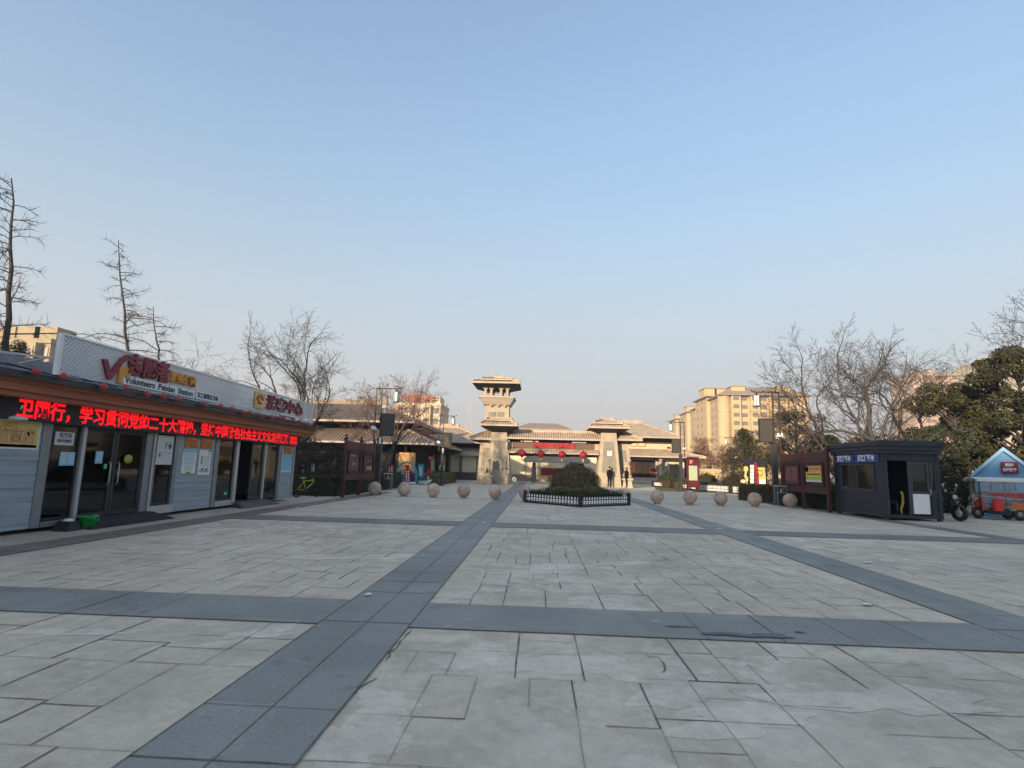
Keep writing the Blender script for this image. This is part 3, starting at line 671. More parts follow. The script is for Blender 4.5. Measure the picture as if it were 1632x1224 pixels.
b.prism([(11.62, 3.03), (11.74, 3.03), (11.74, 3.2), (11.9, 3.22), (11.97, 3.3), (11.92, 3.4), (11.6, 3.42)], fx, .05, 1)
b.build('emblem', [m_maroon, m_orange], rs)
text('lettering', '志愿者', .5, (-9.07, 12.55, 3.47), '+x', m_maroon, rs, .018, .03, width=1.42)
text('lettering', '服务驿站', .26, (-9.07, 13.82, 3.44), '+x', m_orange, rs, .012, .03, width=1.02)
for y0, y1, z0, z1 in ((11.75, 14.35, 3.04, 3.24), (14.42, 15.5, 3.04, 3.25), (19.15, 20.7, 2.97, 3.13)): b = MB(); b.box(-9.1, -9.07, y0, y1, z0, z1); b.build('name_plate', m_white, rs)
text('lettering', 'Volunteers  Peixian  Station', .2, (-9.065, 13.05, 3.14), '+x', m_ink, rs, .004, .004, width=2.45)
text('lettering', '汉之源景区分站', .15, (-9.065, 14.96, 3.145), '+x', m_ink, rs, .003, .004, width=.98)
text('lettering', 'Tourist Center', .14, (-9.065, 19.92, 3.05), '+x', m_ink, rs, .003, .004, width=1.4)
text('lettering', '游客中心', .5, (-9.07, 19.75, 3.39), '+x', m_maroon, rs, .014, .03, width=2.9)
b = MB(); b.box(-9.1, -9.06, 17.5, 18.18, 3.14, 3.66, 0)
b.prism([(17.84+.2*math.cos(t)*(1+.3*math.sin(3*t)), 3.42+.17*math.sin(t)) for t in np.linspace(0, 5.2, 14)]+[(17.84+.1*math.cos(t), 3.42+.08*math.sin(t)) for t in np.linspace(5.2, 0, 10)], lambda u, v, ww: (-9.06+ww, u, v), .02, 1)
b.prism([(17.7, 3.22), (17.98, 3.22), (17.9, 3.3), (17.78, 3.3)], lambda u, v, ww: (-9.06+ww, u, v), .02, 2)
b.build('gold_plaque', [m_gold, m_brown, m_white], rs)
# red pennants on a cable along the roof edge
pt = thing('pennant_string', 'string of small red cloth pennants along the visitor centre roof edge', 'bunting', (-8.6, 13, 2.8))
b = MB(); b.tube([(-8.53, 8.5+.45*i, 2.9-.025*(i % 3)) for i in range(31)], .008, 4); b.build('cable', m_black, pt)
g = random.Random(3)
for y in (9.0, 9.55, 10.5, 11.1, 11.75, 12.25, 12.8, 13.9, 14.6, 15.15, 15.8, 16.15, 16.85, 17.5, 18.05, 18.3, 19.1, 19.6, 20.5, 21.2):
    b = MB(); s = g.uniform(.75, 1.15); z = 2.84+g.uniform(-.05, .03)
    b.lathe([(.02, -.0), (.07*s, .02), (.085*s, .06), (.05*s, .1), (.015, .13)], (-8.47, y, z-.05), 7, 0, .8, 1.25)
    b.build('pennant', mat('pennant_red', (.36, .055, .05), .6, .2, 9), pt)
# posters and notices on the facade
def poster(name, label, y0, y1, z0, z1, m, x=XF+.014, extra=None, cat='poster', group=None):
    p = MB(); p.box(x, x+.012, y0, y1, z0, z1, 0); ms = [m]
    if extra:
        for (a0, a1, c0, c1, mm) in extra:
            if mm not in ms: ms.append(mm)
            p.box(x+.0125, x+.0145, y0+(y1-y0)*a0, y0+(y1-y0)*a1, z0+(z1-z0)*c0, z0+(z1-z0)*c1, ms.index(mm))
    o = p.build(name, ms); return tag(o, label, cat, group)
lines = lambda a, c, n, t, m=m_ink, e=.02: [(a[0], a[1]-(i % 3)*e, c[1]-(c[1]-c[0])*i/n-t, c[1]-(c[1]-c[0])*i/n, m) for i in range(n)]
m_pyel = mat('sign_yellow', (.60, .47, .16), .6, .06, 4); m_ptan = mat('sign_tan', (.50, .29, .13), .6, .1, 4)
ys = poster('wall_sign', 'yellow wall sign in a white frame with tan characters, left end of the visitor centre', 8.7, 10.24, 1.55, 2.07, m_white, XF+.014, [(.015, .985, .05, .95, m_pyel), (.03, .97, .06, .16, m_ptan)], 'sign')
for q in ys.children: pass
text('lettering', '诚信商店', .3, (XF+.033, 9.62, 1.77), '+x', m_ptan, ys, .01, .002, width=1.05)
b = MB(); b.box(XF+.0275, XF+.031, 9.45, 9.75, 1.93, 2.03); b.build('emblem', m_gold, ys)
pw = poster('door_notice', 'small white notice with black characters on the first glass pane', 10.62, 11.08, 1.66, 1.92, mat('notice_white', (.5, .53, .54), .6, .05), XF-.02, None, 'notice')
text('lettering', '先锋驿站', .1, (XF-.007, 10.87, 1.845), '+x', m_ink, pw, .004, .001, width=.3); text('lettering', '免费休憩宽带服务', .07, (XF-.007, 10.85, 1.74), '+x', m_ink, pw, .002, .001, width=.36)
poster('door_notice', 'pair of pale blue leaflets taped side by side on the first glass pane', 10.8, 11.16, 1.26, 1.53, m_pblue, XF-.02, lines((.06, .46), (.1, .9), 6, .05, m_paper)+lines((.56, .94), (.1, .9), 6, .05, m_paper), 'notice')
poster('door_notice', 'single narrow blue leaflet on the first door', 11.68, 11.88, 1.31, 1.57, m_pblue, XF, lines((.15, .85), (.15, .85), 5, .05, m_paper), 'notice')
poster('door_notice', 'tiny green push sticker beside the door handle', 11.95, 12.03, 1.2, 1.3, mat('sticker_green', (.1, .5, .2), .5), XF, None, 'notice')
b = MB(); b.lathe([(.002, -.01), (.1, -.006), (.1, .006), (.002, .01)], (0, 0, 0), 16, 0)
o = b.build('round_sticker', mat('sticker_yellow', (.36, .36, .1), .6)); o.rotation_euler = (0, R(90), 0); o.scale = (1, 1.3, 1); o.location = (XF+.02, 12.63, 1.42); tag(o, 'yellow oval sticker on the second glass door', 'sticker')
wp = poster('window_notice', 'tall white printed notice with bold black characters on the curtained window', 13.56, 14.17, 1.3, 2.02, mat('notice_grey', (.52, .55, .54), .6, .05), XF+.025, [(.05, .95, .40, .412, m_ink), (.35, .9, .77, .78, m_ink)], 'notice')
text('lettering', '厂务', .13, (XF+.042, 13.98, 1.75), '+x', m_ink, wp, .006, .001); text('lettering', '意', .1, (XF+.042, 13.68, 1.52), '+x', m_ink, wp, .004, .001)
m_psky = mat('poster_sky', (.30, .50, .66), .6, .15, 2)
poster('wall_poster', 'white poster with blue heading and green foot on the middle wall panel', 14.62, 15.22, 1.03, 1.73, m_paper, XF+.014, [(0, 1, .86, 1, m_psky), (0, 1, 0, .06, m_pgreen), (.35, .7, .06, .12, m_pgreen)]+lines((.1, .9), (.45, .84), 8, .02, m_pblue)+[(.12, .88, .42, .432, m_ink), (.2, .8, .15, .38, mat('pale_print', (.55, .58, .6), .6))], group=None)
poster('wall_poster', 'white poster with a building sketch and green corner, right of the blue-headed one', 15.35, 15.93, 1.03, 1.72, m_paper, XF+.014, [(.75, 1, .92, 1, m_pgreen), (.75, .85, .8, .88, m_pblue), (.2, .28, .42, .75, m_ink), (.1, .9, .1, .2, mat('sketch_grey', (.35, .36, .38), .7)), (.25, .45, .2, .26, m_ink), (.6, .8, .2, .25, m_ink)]+lines((.4, .9), (.3, .74), 12, .012, mat('text_grey', (.4, .42, .45), .7)))
def plaque(label, y0, y1, z0, z1):
    return poster('brass_plaque', label, y0, y1, z0, z1, mat('brass', (.30, .13, .035), .3, .25, 3, metal=.5), XF+.014, [(.2, .8, .75, .85, m_gold), (.3, .7, .3, .36, m_brown), (.35, .65, .5, .56, m_brown)], 'plaque')
plaque('brown brass plaque above the blue-headed poster', 14.66, 15.24, 1.76, 2.06); plaque('brown brass plaque above the poster with the building sketch', 15.37, 15.95, 1.76, 2.06); plaque('smaller brass plaque at the far end of the facade', 20.62, 21.25, 1.76, 2.05)
poster('wall_poster', 'light blue poster at the far end of the visitor centre facade', 20.46, 21.28, 1.08, 1.72, m_pblue, XF+.014, [(.02, .98, 0, .07, m_paper)]+lines((.08, .92), (.15, .92), 12, .015, m_psky))
poster('window_notice', 'little green sticker low on the wide dark glass pane', 16.85, 17.02, .42, .5, mat('sticker_green', (.1, .5, .2), .5), XF-.015, None, 'notice')
b = MB(); b.box(XF-.75, XF-.3, 10.62, 11.05, .2, .98, 0); b.box(XF-.74, XF-.31, 10.63, 10.84, .98, 1.0, 1); b.box(XF-.74, XF-.31, 10.86, 11.04, .98, 1.03, 1)
tag(b.build('cardboard_box', [mat('cardboard', (.36, .25, .16), .85, .15, 3), m_paper]), 'tall brown cardboard box standing behind the first glass pane', 'box')
b = MB(); b.lathe([(.02, 0), (.16, .01), (.19, .02), (.17, .05), (.03, .09), (.02, .12)], (-9.25, 9.55, 2.05), 18, 0); b.tube([(-9.25, 9.55, 2.14), (-9.2, 9.6, 2.3), (-9.3, 9.7, 2.44)], .02, 6, 0)
tag(b.build('wall_lamp', m_white), 'white disc shaped wall lamp above the yellow sign', 'lamp')
def ramp(label, y0, y1, xo, zt, m):
    p = MB(); x = XF+.06
    p.add([(x, y0, .02), (x+xo, y0-.35, .022), (x+xo, y1+.35, .022), (x, y1, .02), (x, y0, zt), (x, y1, zt), (x+xo*.35, y0, zt), (x+xo*.35, y1, zt)],
          [(3, 2, 1, 0), (4, 6, 7, 5), (6, 1, 2, 7), (4, 0, 1, 6), (5, 7, 2, 3), (0, 4, 5, 3)], 0)
    tag(p.build('entrance_ramp', m), label, 'ramp')
ramp('black rubber ramp in front of the double glass doors', 11.4, 13.35, .55, .2, mat('rubber', (.03, .032, .035), .75, .2, 5))
ramp('grey concrete ramp in front of the far doorway', 17.35, 19.1, .5, .19, mat('ramp_grey', (.12, .11, .11), .8, .2, 5))
# bucket and dustpan
bk = thing('bucket', 'bright green plastic bucket on the pavement by the glass doors', 'bucket', (-9.02, 11.25, .017))
b = MB(); b.lathe([(.13, 0), (.17, .22), (.185, .225), (.185, .25), (.165, .25), (.125, .015)], (-9.02, 11.25, .017), 22, 0, 1, 1); b.build('tub', mat('green_plastic', (.015, .30, .055), .4, .08, 4), bk)
b = MB(); b.tube([(-9.02+.17*math.cos(t), 11.25-.17*math.cos(t)*.3, .25-.1*math.sin(t)) for t in np.linspace(0, math.pi, 9)], .007, 5); b.build('handle', m_lframe, bk)
b = MB(); g = np.random.default_rng(2); b.lathe([(.05, 0), (.09, .04), (.08, .12), (.03, .2), (.05, .24)], (-9.12, 11.55, .02), 9, 0); tag(b.build('plastic_bag', m_white), 'crumpled white plastic bag beside the green bucket', 'bag')
dp = thing('dustpan', 'black dustpan heaped with pale litter, left of the green bucket', 'dustpan', (-9.1, 10.85, .017))
b = MB(); b.frus((-9.28, -8.95, 10.68, 11.02), .02, (-9.24, -9.0, 10.76, 10.98), .2); b.build('pan', mat('pan_dark', (.03, .03, .028), .7), dp)
b = MB(); b.ball((-9.12, 10.87, .2), .1, 9, 6, 0, 1, 1, .5); b.build('litter', m_white, dp)

# ------------------------------------------------------------------ street furniture
def bicycle(label, loc, rz):
    t = thing('bicycle', label, 'bicycle', loc, rz); L = dict(local=True)
    mf = mat('lime_frame', (.48, .56, .02), .35, .05)
    for x in (-.5, .5):
        b = MB(); b.tube([(x+.3*math.cos(a), 0, .32+.3*math.sin(a)) for a in np.linspace(0, 2*math.pi, 25)[:-1]], .022, 6, 0, closed=True); wv = b.build('wheel', m_black, t, True)
        b = MB(); b.tube([(x+.265*math.cos(a), 0, .32+.265*math.sin(a)) for a in np.linspace(0, 2*math.pi, 25)[:-1]], .009, 5, 0, closed=True)
        for k in range(12): b.bar((x, 0, .32), (x+.265*math.cos(k*.5236), .0, .32+.265*math.sin(k*.5236)), .004)
        b.tube([(x, -.05, .32), (x, .05, .32)], .022, 8); b.build('rim', m_dframe, wv, True)
    b = MB()
    for a, c, r in (((-.5, .06, .32), (-.1, .02, .3), .011), ((-.5, -.06, .32), (-.1, -.02, .3), .011), ((-.5, .06, .32), (-.19, .02, .66), .01), ((-.5, -.06, .32), (-.19, -.02, .66), .01), ((-.1, 0, .29), (-.22, 0, .74), .018), ((-.1, 0, .3), (.3, 0, .62), .022), ((-.19, 0, .66), (.28, 0, .7), .02)): b.tube([a, c], r, 7)
    b.tube([(.31, 0, .58), (.26, 0, .78)], .02, 8); b.build('frame', mf, t, True)
    b = MB()
    for s in (-1, 1): b.tube([(.3, .045*s, .6), (.38, .05*s, .5), (.5, .05*s, .32)], .012, 6)
    b.bar((.3, -.06, .6), (.3, .06, .6), .03); b.build('fork', m_black, t, True)
    b = MB(); b.tube([(.27, -.26, .86), (.24, -.1, .84), (.25, 0, .82), (.24, .1, .84), (.27, .26, .86)], .012, 7); b.tube([(.27, 0, .76), (.25, 0, .83)], .015, 7); b.build('handlebar', m_black, t, True)
    b = MB(); b.prism([(-.36, -.08), (-.3, -.09), (-.12, -.02), (-.08, 0), (-.12, .02), (-.3, .09), (-.36, .08)], lambda u, v, w_: (u, v, .78+w_), .045); b.tube([(-.22, 0, .72), (-.24, 0, .79)], .014, 7); b.build('saddle', m_lframe, t, True)
    b = MB(); b.tube([(-.1, -.05, .3), (-.1, .05, .3)], .07, 12); b.bar((-.1, .06, .3), (.02, .06, .2), .02, .012); b.bar((-.1, -.06, .3), (-.22, -.06, .4), .02, .012); b.bar((.02, .04, .2), (.02, .14, .2), .06, .02); b.bar((-.22, -.14, .4), (-.22, -.04, .4), .06, .02); b.build('crank', m_dframe, t, True)
    b = MB()
    b.tube([(-.5+.34*math.cos(a), 0, .32+.34*math.sin(a)) for a in np.linspace(.4, 2.4, 9)], .02, 5); b.build('mudguard', m_black, t, True)
bicycle('small lime green bicycle parked by the hedge beyond the visitor centre', (-9.62, 23.6, .015), R(62))

def ball_bollard(label, loc):
    t = thing('ball_bollard', label, 'bollard', loc, 0, 'granite ball bollards across the plaza')
    b = MB(); b.lathe([(.17, 0), (.17, .035), (.12, .05)], (0, 0, 0), 20); b.build('base', m_stone, t, True)
    b = MB(); b.lathe([(max(.001, .305*math.sin(math.pi*i/20)), .335-.305*math.cos(math.pi*i/20)) for i in range(21)], (0, 0, 0), 32); b.build('ball', m_granball, t, True)
    return t
bx = [-7.55, -6.17, -4.78, -3.39, -1.95, -.55, 3.95, 5.4, 6.87, 8.25, 9.72, 11.3]
bl = ['leftmost granite ball bollard, below the dark red notice board', 'granite ball bollard second from the left end of the row', 'granite ball bollard third from the left end of the row', 'granite ball bollard fourth from the left, standing clear on pale concrete', 'granite ball bollard on the dark strip left of the round hedge', 'granite ball bollard half hidden by the left tip of the diamond hedge',
      'granite ball bollard showing only its top behind the right tip of the diamond hedge', 'granite ball bollard next to the right of the diamond hedge', 'granite ball bollard second to the right of the diamond hedge', 'granite ball bollard fourth from the right end of the row', 'granite ball bollard in front of the brown clipped hedge', 'rightmost granite ball bollard, beside the litter bin']
bl[8] = 'granite ball bollard third to the left of the brown clipped hedge one'; bl[8] = 'granite ball bollard between the dark strip and the low white picket fence'
bl[9] = 'granite ball bollard third from the right end of the row'
bb0 = ball_bollard(bl[0], (bx[0], 26.3, .012))
for i in range(1, 12): dup(bb0, (bx[i], 26.3+.06*math.sin(i*2.3), .012), i*1.1, bl[i])

def lamp_post(label, loc, rz):
    t = thing('lamp_post', label, 'street lamp', loc, rz, 'twin-pole lamps with lantern and screen along the plaza'); L = True
    b = MB(); b.bbox(-.11, .11, -.11, .11, 0, 2.75, .015); b.bbox(-.2, .2, -.2, .2, 0, .12, .02); b.build('base_column', m_dframe, t, L)
    for x in (-.3, -.02):
        b = MB(); b.box(x-.028, x+.028, -.028, .028, 2.75 if x > -.1 else 2.5, 5.15); b.build('pole', mat('lamp_bronze', (.05, .035, .032), .45), t, L)
    b = MB()
    b.tube([(-.34, 0, 5.17), (.3, 0, 5.17), (.78, 0, 5.16), (.9, 0, 5.19), (.97, 0, 5.27)], [.03, .03, .026, .026, .03], 8); b.bar((-.18, 0, 5.17), (-.18, 0, 5.43), .045)
    for z in (4.86, 3.9, 2.62): q = MB(); q.bar((-.3, 0, z), (-.02, 0, z), .03); q.build('crossbar', m_dframe, t, L)
    b.bar((-.02, 0, 4.97), (.3, 0, 4.97), .018); b.bar((.3, 0, 4.97), (.3, 0, 5.16), .018); b.bar((.14, 0, 4.97), (.14, 0, 5.16), .018)
    b.build('arm', mat('lamp_bronze', (.05, .035, .032), .45), t, L)
    b = MB(); b.lathe([(.135, 0), (.135, .48)], (.7, 0, 4.52), 6, 0, sm=False); la = b.build('lantern', mat('frosted_lantern', (.62, .64, .64), .4, .03), t, L)
    b = MB(); b.lathe([(.155, 0), (.155, .035)], (.7, 0, 4.485), 6, sm=False); b.lathe([(.15, 0), (.05, .06), (.02, .13)], (.7, 0, 5.0), 6, sm=False)
    for k in range(6): a = k*math.pi/3; b.bar((.7+.138*math.cos(a), .138*math.sin(a), 4.52), (.7+.138*math.cos(a), .138*math.sin(a), 5.0), .014)
    b.build('lantern_frame', m_black, la, L)
    b = MB(); b.box(.05, .63, -.05, .05, 2.86, 3.88, 0); sp = b.build('screen_panel', mat('screen_off', (.06, .055, .05), .35, .04), t, L)
    b = MB(); b.box(.02, .66, -.06, .06, 2.82, 2.86); b.box(.02, .66, -.06, .06, 3.88, 3.92); b.box(.02, .05, -.06, .06, 2.86, 3.88); b.box(.63, .66, -.06, .06, 2.86, 3.88); b.build('panel_frame', m_black, sp, L)
    b = MB()
    for k in range(3): a = 1.2+k*1.1; b.ball((-.3+.1*math.cos(a)*(1 if k < 3 else 0)+.0, -.08, 3.2+.04*(k % 2)), .075, 10, 6)
    b.lathe([(.13, 0), (.15, .03), (.1, .07)], (-.26, -.04, 3.1), 12); b.build('loudspeaker', m_white, t, L)
    b = MB(); b.bbox(.0, .09, -.16, -.06, 2.42, 2.74, .01); b.build('junction_box', m_white, t, L)
    return t
lp0 = lamp_post('twin-pole lamp with dark screen at the left end of the bollard row', (-7.75, 27.4, .01), 0)
dup(lp0, (11.62, 28.6, .01), math.pi, 'twin-pole lamp with dark screen behind the litter bin, at the right of the plaza', scale=1.07)
dup(lp0, (-7.1, 42, .01), 0, 'smaller looking twin-pole lamp before the dark tiled hall'); dup(lp0, (11.35, 46, .01), math.pi, 'twin-pole lamp by the red map board and hall entrance', scale=1.05)
dup(lp0, (20.2, 60, .01), math.pi, 'farthest twin-pole lamp, small against the brown trees', scale=1.0)

o = MB(); o.bbox(.1, .3, -.35, -.1, 4.15, 4.3, .02); o.bar((.2, -.2, 3.92), (.2, -.2, 4.16), .04); o.build('camera', m_white, lp0, True)
def notice_board(label, loc, rz, y_len=4.3):
    """boards face local -y; local x along the board"""
    t = thing('notice_board', label, 'notice board', loc, rz); L = True; h = y_len/2
    for x in (-h, 0, h):
        b = MB(); b.box(x-.06, x+.06, -.06, .06, 0, 2.5); b.lathe([(.09, 0), (.09, .04), (.04, .08), (.06, .14), (.02, .2)], (x, 0, 2.5), 8); b.build('post', m_boardred, t, L)
    for s in (-1, 1):
        c = s*h/2
        b = MB(); b.box(c-h/2+.06, c+h/2-.06, -.03, .03, .78, 2.02); b.build('panel', m_boardred, t, L)
        for q_, z0_, z1_ in ((.05, 2.08, 2.42), (.06, .72, .8), (.055, 2.03, 2.07)): b = MB(); b.box(c-h/2+.062, c+h/2-.062, -q_, q_, z0_, z1_); b.build('rail', m_boardred, t, L)
        b = MB(); x0, x1, z0, z1 = c-h/2+.22, c+h/2-.22, 1.0, 2.0
        b.box(x0, x1, -.1, -.031, z0, z0+.09); b.box(x0, x1, -.1, -.031, z1-.09, z1); b.box(x0, x0+.09, -.1, -.031, z0+.09, z1-.09); b.box(x1-.09, x1, -.1, -.031, z0+.09, z1-.09)
        b.build('case_frame', m_boarddk, t, L)
    return t
notice_board('dark red wooden two-bay notice board in shade at the left hedge', (-8.3, 26.3, .01), R(90), 4.3)
notice_board('dark red two-bay notice board with a bright poster beside the navy kiosk', (11.72, 25.85, .01), R(-90), 4.3)
def flat(name, label, cat, X, y0, y1, z0, z1, m, sgn, extra=(), group=None):
    p = MB(); p.box(min(X, X+sgn*.012), max(X, X+sgn*.012), y0, y1, z0, z1, 0); ms = [m]
    for (a0, a1, c0, c1, mm) in extra:
        if mm not in ms: ms.append(mm)
        xa, xb = X+sgn*.0125, X+sgn*.015
        p.box(min(xa, xb), max(xa, xb), y0+(y1-y0)*a0, y0+(y1-y0)*a1, z0+(z1-z0)*c0, z0+(z1-z0)*c1, ms.index(mm))
    return tag(p.build(name, ms), label, cat, group)
m_or1 = mat('poster_orange', (.62, .19, .05), .6, .12, 5); m_or2 = mat('poster_pale_orange', (.72, .36, .18), .6, .1, 5); m_yl2 = mat('poster_yellow', (.66, .55, .06), .6, .1, 5); m_olv = mat('poster_olive', (.35, .28, .04), .6); m_gy = mat('poster_lime', (.52, .55, .12), .6, .1, 5)
pl = flat('board_poster', 'bright orange and yellow striped poster in the case nearest the kiosk', 'poster', 11.66, 24.1, 25.45, 1.2, 1.88, m_gy, -1, [(0, 1, .88, 1, m_or2), (0, 1, .76, .88, m_or1), (.82, 1, .62, .95, m_redp), (0, 1, .58, .76, m_or2), (0, 1, .34, .58, m_yl2), (.05, .95, .44, .5, m_olv)]+[(.12+.17*i, .22+.17*i, .2, .27, m_olv) for i in range(5)]+[(0, 1, 0, .1, m_paper)])
m_pink = mat('poster_dim_red', (.16, .045, .055), .6, .1, 5); m_pinkl = mat('poster_dim_line', (.30, .15, .16), .6)
flat('board_poster', 'dim red text poster in the far case of the board beside the kiosk', 'poster', 11.66, 26.25, 27.55, 1.1, 1.88, m_pink, -1, lines((.06, .46), (.15, .9), 8, .03, m_pinkl, .05)+lines((.54, .94), (.15, .9), 8, .03, m_pinkl, .05))
m_dim = mat('poster_dim', (.10, .05, .05), .6, .3, 5); m_lt = mat('poster_light', (.5, .5, .5), .6)
flat('board_poster', 'faded dark poster with a pale emblem in the near case of the left board', 'poster', -8.24, 24.55, 25.85, 1.12, 1.88, m_dim, 1, [(.1, .6, .86, .98, m_pinkl), (.3, .36, .2, .7, m_pinkl), (.45, .52, .35, .5, m_lt), (.55, .62, .38, .48, m_lt), (.8, .84, .2, .7, m_pinkl)])
flat('board_poster', 'faded brown poster with a light spot in the far case of the left board', 'poster', -8.24, 26.7, 28.0, 1.12, 1.88, mat('poster_brown', (.08, .045, .03), .6, .4, 4), 1, [(.1, .16, .3, .8, m_pinkl), (.4, .46, .5, .62, m_lt), (.5, .55, .55, .66, m_lt), (.3, .95, .05, .3, m_ptan)])
# litter bins
def bin_(label, loc):
    t = thing('litter_bin', label, 'litter bin', loc, 0); L = True
    for x in (-.21, .21):
        for y in (-.16, .16): b = MB(); b.bbox(x-.02, x+.02, y-.02, y+.02, 0, .9, .004); b.build('post', m_frame, t, L)
    b = MB(); b.bbox(-.185, .185, -.14, .14, .06, .6, .02); b.build('drum', mat('bin_dark', (.05, .06, .062), .5), t, L)
    b = MB(); b.bbox(-.24, .24, -.19, .19, .9, .95, .012); b.bar((-.21, -.16, .62), (.21, -.16, .62), .03); b.bar((-.21, .16, .62), (.21, .16, .62), .03); b.build('lid', m_lframe, t, L)
    b = MB(); b.lathe([(.05, 0), (.055, .1), (.03, .16), (.02, .2)], (0, -.05, .62), 10); b.build('ashtray', m_lframe, t, L)
bin_('grey framed litter bin between the right lamp and the notice board', (11.4, 27.5, .015)); bin_('slim grey litter bin by the hedge at the coloured cut-outs', (-8.6, 32.6, .015))

# central planter
fence_c = [(-.52, 24.6), (1.66, 22.44), (3.85, 24.6), (1.66, 26.76)]
pf = thing('picket_fence', 'low black and white picket fence in a diamond round the central hedge', 'fence', (1.66, 24.6, .01))
for i, (x, y) in enumerate(fence_c):
    b = MB(); b.bbox(x-.08, x+.08, y-.08, y+.08, .01, .53, .02); b.build('post', m_black, pf)
m_picket = mat('picket_white', (.92, .92, .92), .6, .03)
def picket_run(a, c, root, pitch=.16, h=.38, z=.01):
    L = math.dist(a, c); n = int(L/pitch); r1 = MB(); pk = MB()
    d = Vector(((c[0]-a[0])/L, (c[1]-a[1])/L, 0))
    for zz, w_, h_ in ((.1, .03, .03), (.26, .03, .03), (.035, .05, .07)): r1 = MB(); r1.bar((*a, z+zz), (*c, z+zz), w_, h_); r1.build('rail', m_black, root)
    for k in range(n):
        p = Vector((*a, z))+d*(k+.5)*pitch
        pk.bar(p+Vector((0, 0, .06)), p+Vector((0, 0, h*.92)), .065, .02, 0, up=(-d.y, d.x, 0)); pk.bar(p+Vector((0, 0, h*.92)), p+Vector((0, 0, h)), .025, .02, 0, up=(-d.y, d.x, 0))
        pk.bar(p-d*pitch*.5+Vector((0, 0, .1)), p+d*pitch*.5+Vector((0, 0, .24)), .03, .026, 0, up=(-d.y, d.x, 0))
    pk.build('picket_panel', m_picket, root)
for i in range(4): picket_run(fence_c[i], fence_c[(i+1) % 4], pf)
# diamond hedge = a square hedge turned 45 degrees
hq = hedge('dark clipped hedge filling the diamond picket fence in mid plaza', -1.44, 1.44, -1.44, 1.45, .55, 11, m_hedge, 420, .06)
hq.location = (1.66, 24.6, 0); hq.rotation_euler = (0, 0, R(45))
dome_bush('yellow-green ring hedge under the big round bush', (1.66, 24.75), 1.45, .5, 12, m_ygreen, 4600, .075, .42, 'ring_hedge')
dome_bush('big round dark green bush clipped to a dome in mid plaza', (1.62, 24.85), 1.14, 1.06, 13, m_dome, 11000, .062, .68)

# ------------------------------------------------------------------ kiosk
kx0, kx1, ky0, ky1 = 11.93, 13.88, 20.4, 23.6
kk = thing('guard_kiosk', 'navy blue metal guard kiosk with stepped flat roof and an open doorway', 'kiosk', (12.9, 22, .015))
b = MB(); b.box(kx0+.03, kx1-.03, ky0+.03, ky1-.03, .1, .2)
for x in (kx0+.02, kx1-.14): 
    for y in (ky0+.02, ky1-.14): b.box(x, x+.12, y, y+.12, .012, .1)
b.build('floor', m_dframe, kk)
for x in (kx0, kx1-.13):
    for y in (ky0, ky1-.13): b = MB(); b.box(x, x+.13, y, y+.13, .1, 2.3); b.build('corner_post', m_navy, kk)
b = MB()
b.box(kx0+.03, kx0+.08, ky0+.13, ky1-.13, .2, .98); b.box(kx0+.03, kx0+.08, ky0+.13, ky1-.13, 1.96, 2.3)          # plaza side
b.box(kx0+.03, kx0+.08, ky0+.13, ky0+.5, .98, 1.96); b.box(kx0+.03, kx0+.08, ky1-.5, ky1-.13, .98, 1.96)
b.box(kx0+.13, kx1-.13, ky1-.08, ky1-.03, .2, 2.3); b.box(kx1-.08, kx1-.03, ky0+.13, ky1-.13, .2, 2.3)
b.box(kx0+.13, kx1-.13, ky0+.03, ky0+.08, 2.06, 2.3); b.box(kx0+1.62, kx1-.13, ky0+.03, ky0+.08, .2, .98); b.box(kx0+.131, kx1-.131, ky0+.02, ky0+.09, .1, .2)
b.build('wall', m_navy, kk)
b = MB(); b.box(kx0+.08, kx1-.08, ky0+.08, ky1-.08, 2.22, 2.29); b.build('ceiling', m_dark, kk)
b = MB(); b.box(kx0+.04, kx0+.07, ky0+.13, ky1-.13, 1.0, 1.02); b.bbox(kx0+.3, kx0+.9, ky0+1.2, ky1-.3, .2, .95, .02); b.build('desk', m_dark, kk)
b = MB()
b.bbox(kx0-.08, kx1+.06, ky0-.08, ky1+.08, 2.3, 2.42, .01); b.bbox(kx0-.12, kx1+.1, ky0-.12, ky1+.12, 2.42, 2.56, .01); b.bbox(kx0-.17, kx1+.15, ky0-.17, ky1+.17, 2.56, 2.7, .012); b.bbox(kx0-.13, kx1+.11, ky0-.13, ky1+.13, 2.7, 2.75, .02)
b.build('roof', m_navy, kk)
def framed(y0=None, y1=None, x0=None, x1=None, z0=0, z1=1, fr=.06, plane=0, mull=(), name='window'):
    f = MB(); g_ = MB()
    if plane == 0:
        X = kx0+.02
        def bx_(a, c, e, h): f.box(X-.015, X+.045, a, c, e, h)
        lo, hi = y0, y1; g_.box(X+.01, X+.02, y0+fr, y1-fr, z0+fr, z1-fr)
    else:
        Y = ky0+.025
        def bx_(a, c, e, h): f.box(a, c, Y-.015, Y+.045, e, h)
        lo, hi = x0, x1; g_.box(x0+fr, x1-fr, Y+.01, Y+.02, z0+fr, z1-fr)
    bx_(lo, hi, z0, z0+fr); bx_(lo, hi, z1-fr, z1); bx_(lo, lo+fr, z0+fr, z1-fr); bx_(hi-fr, hi, z0+fr, z1-fr)
    for q in mull: bx_(q-.03, q+.03, z0+fr, z1-fr)
    o = f.build(name, m_navy2, kk); g_.build('pane', m_glass, o); return o
framed(ky0+.5, ky1-.5, z0=.98, z1=1.96, mull=((ky0+ky1)/2,))
dr = framed(x0=kx0+.92, x1=kx0+1.58, z0=.24, z1=2.04, plane=1, fr=.09, name='door')
b = MB(); b.box(kx0+.98, kx0+1.52, ky0-.005, ky0+.03, .26, .93); b.build('door_panel', m_white, dr)
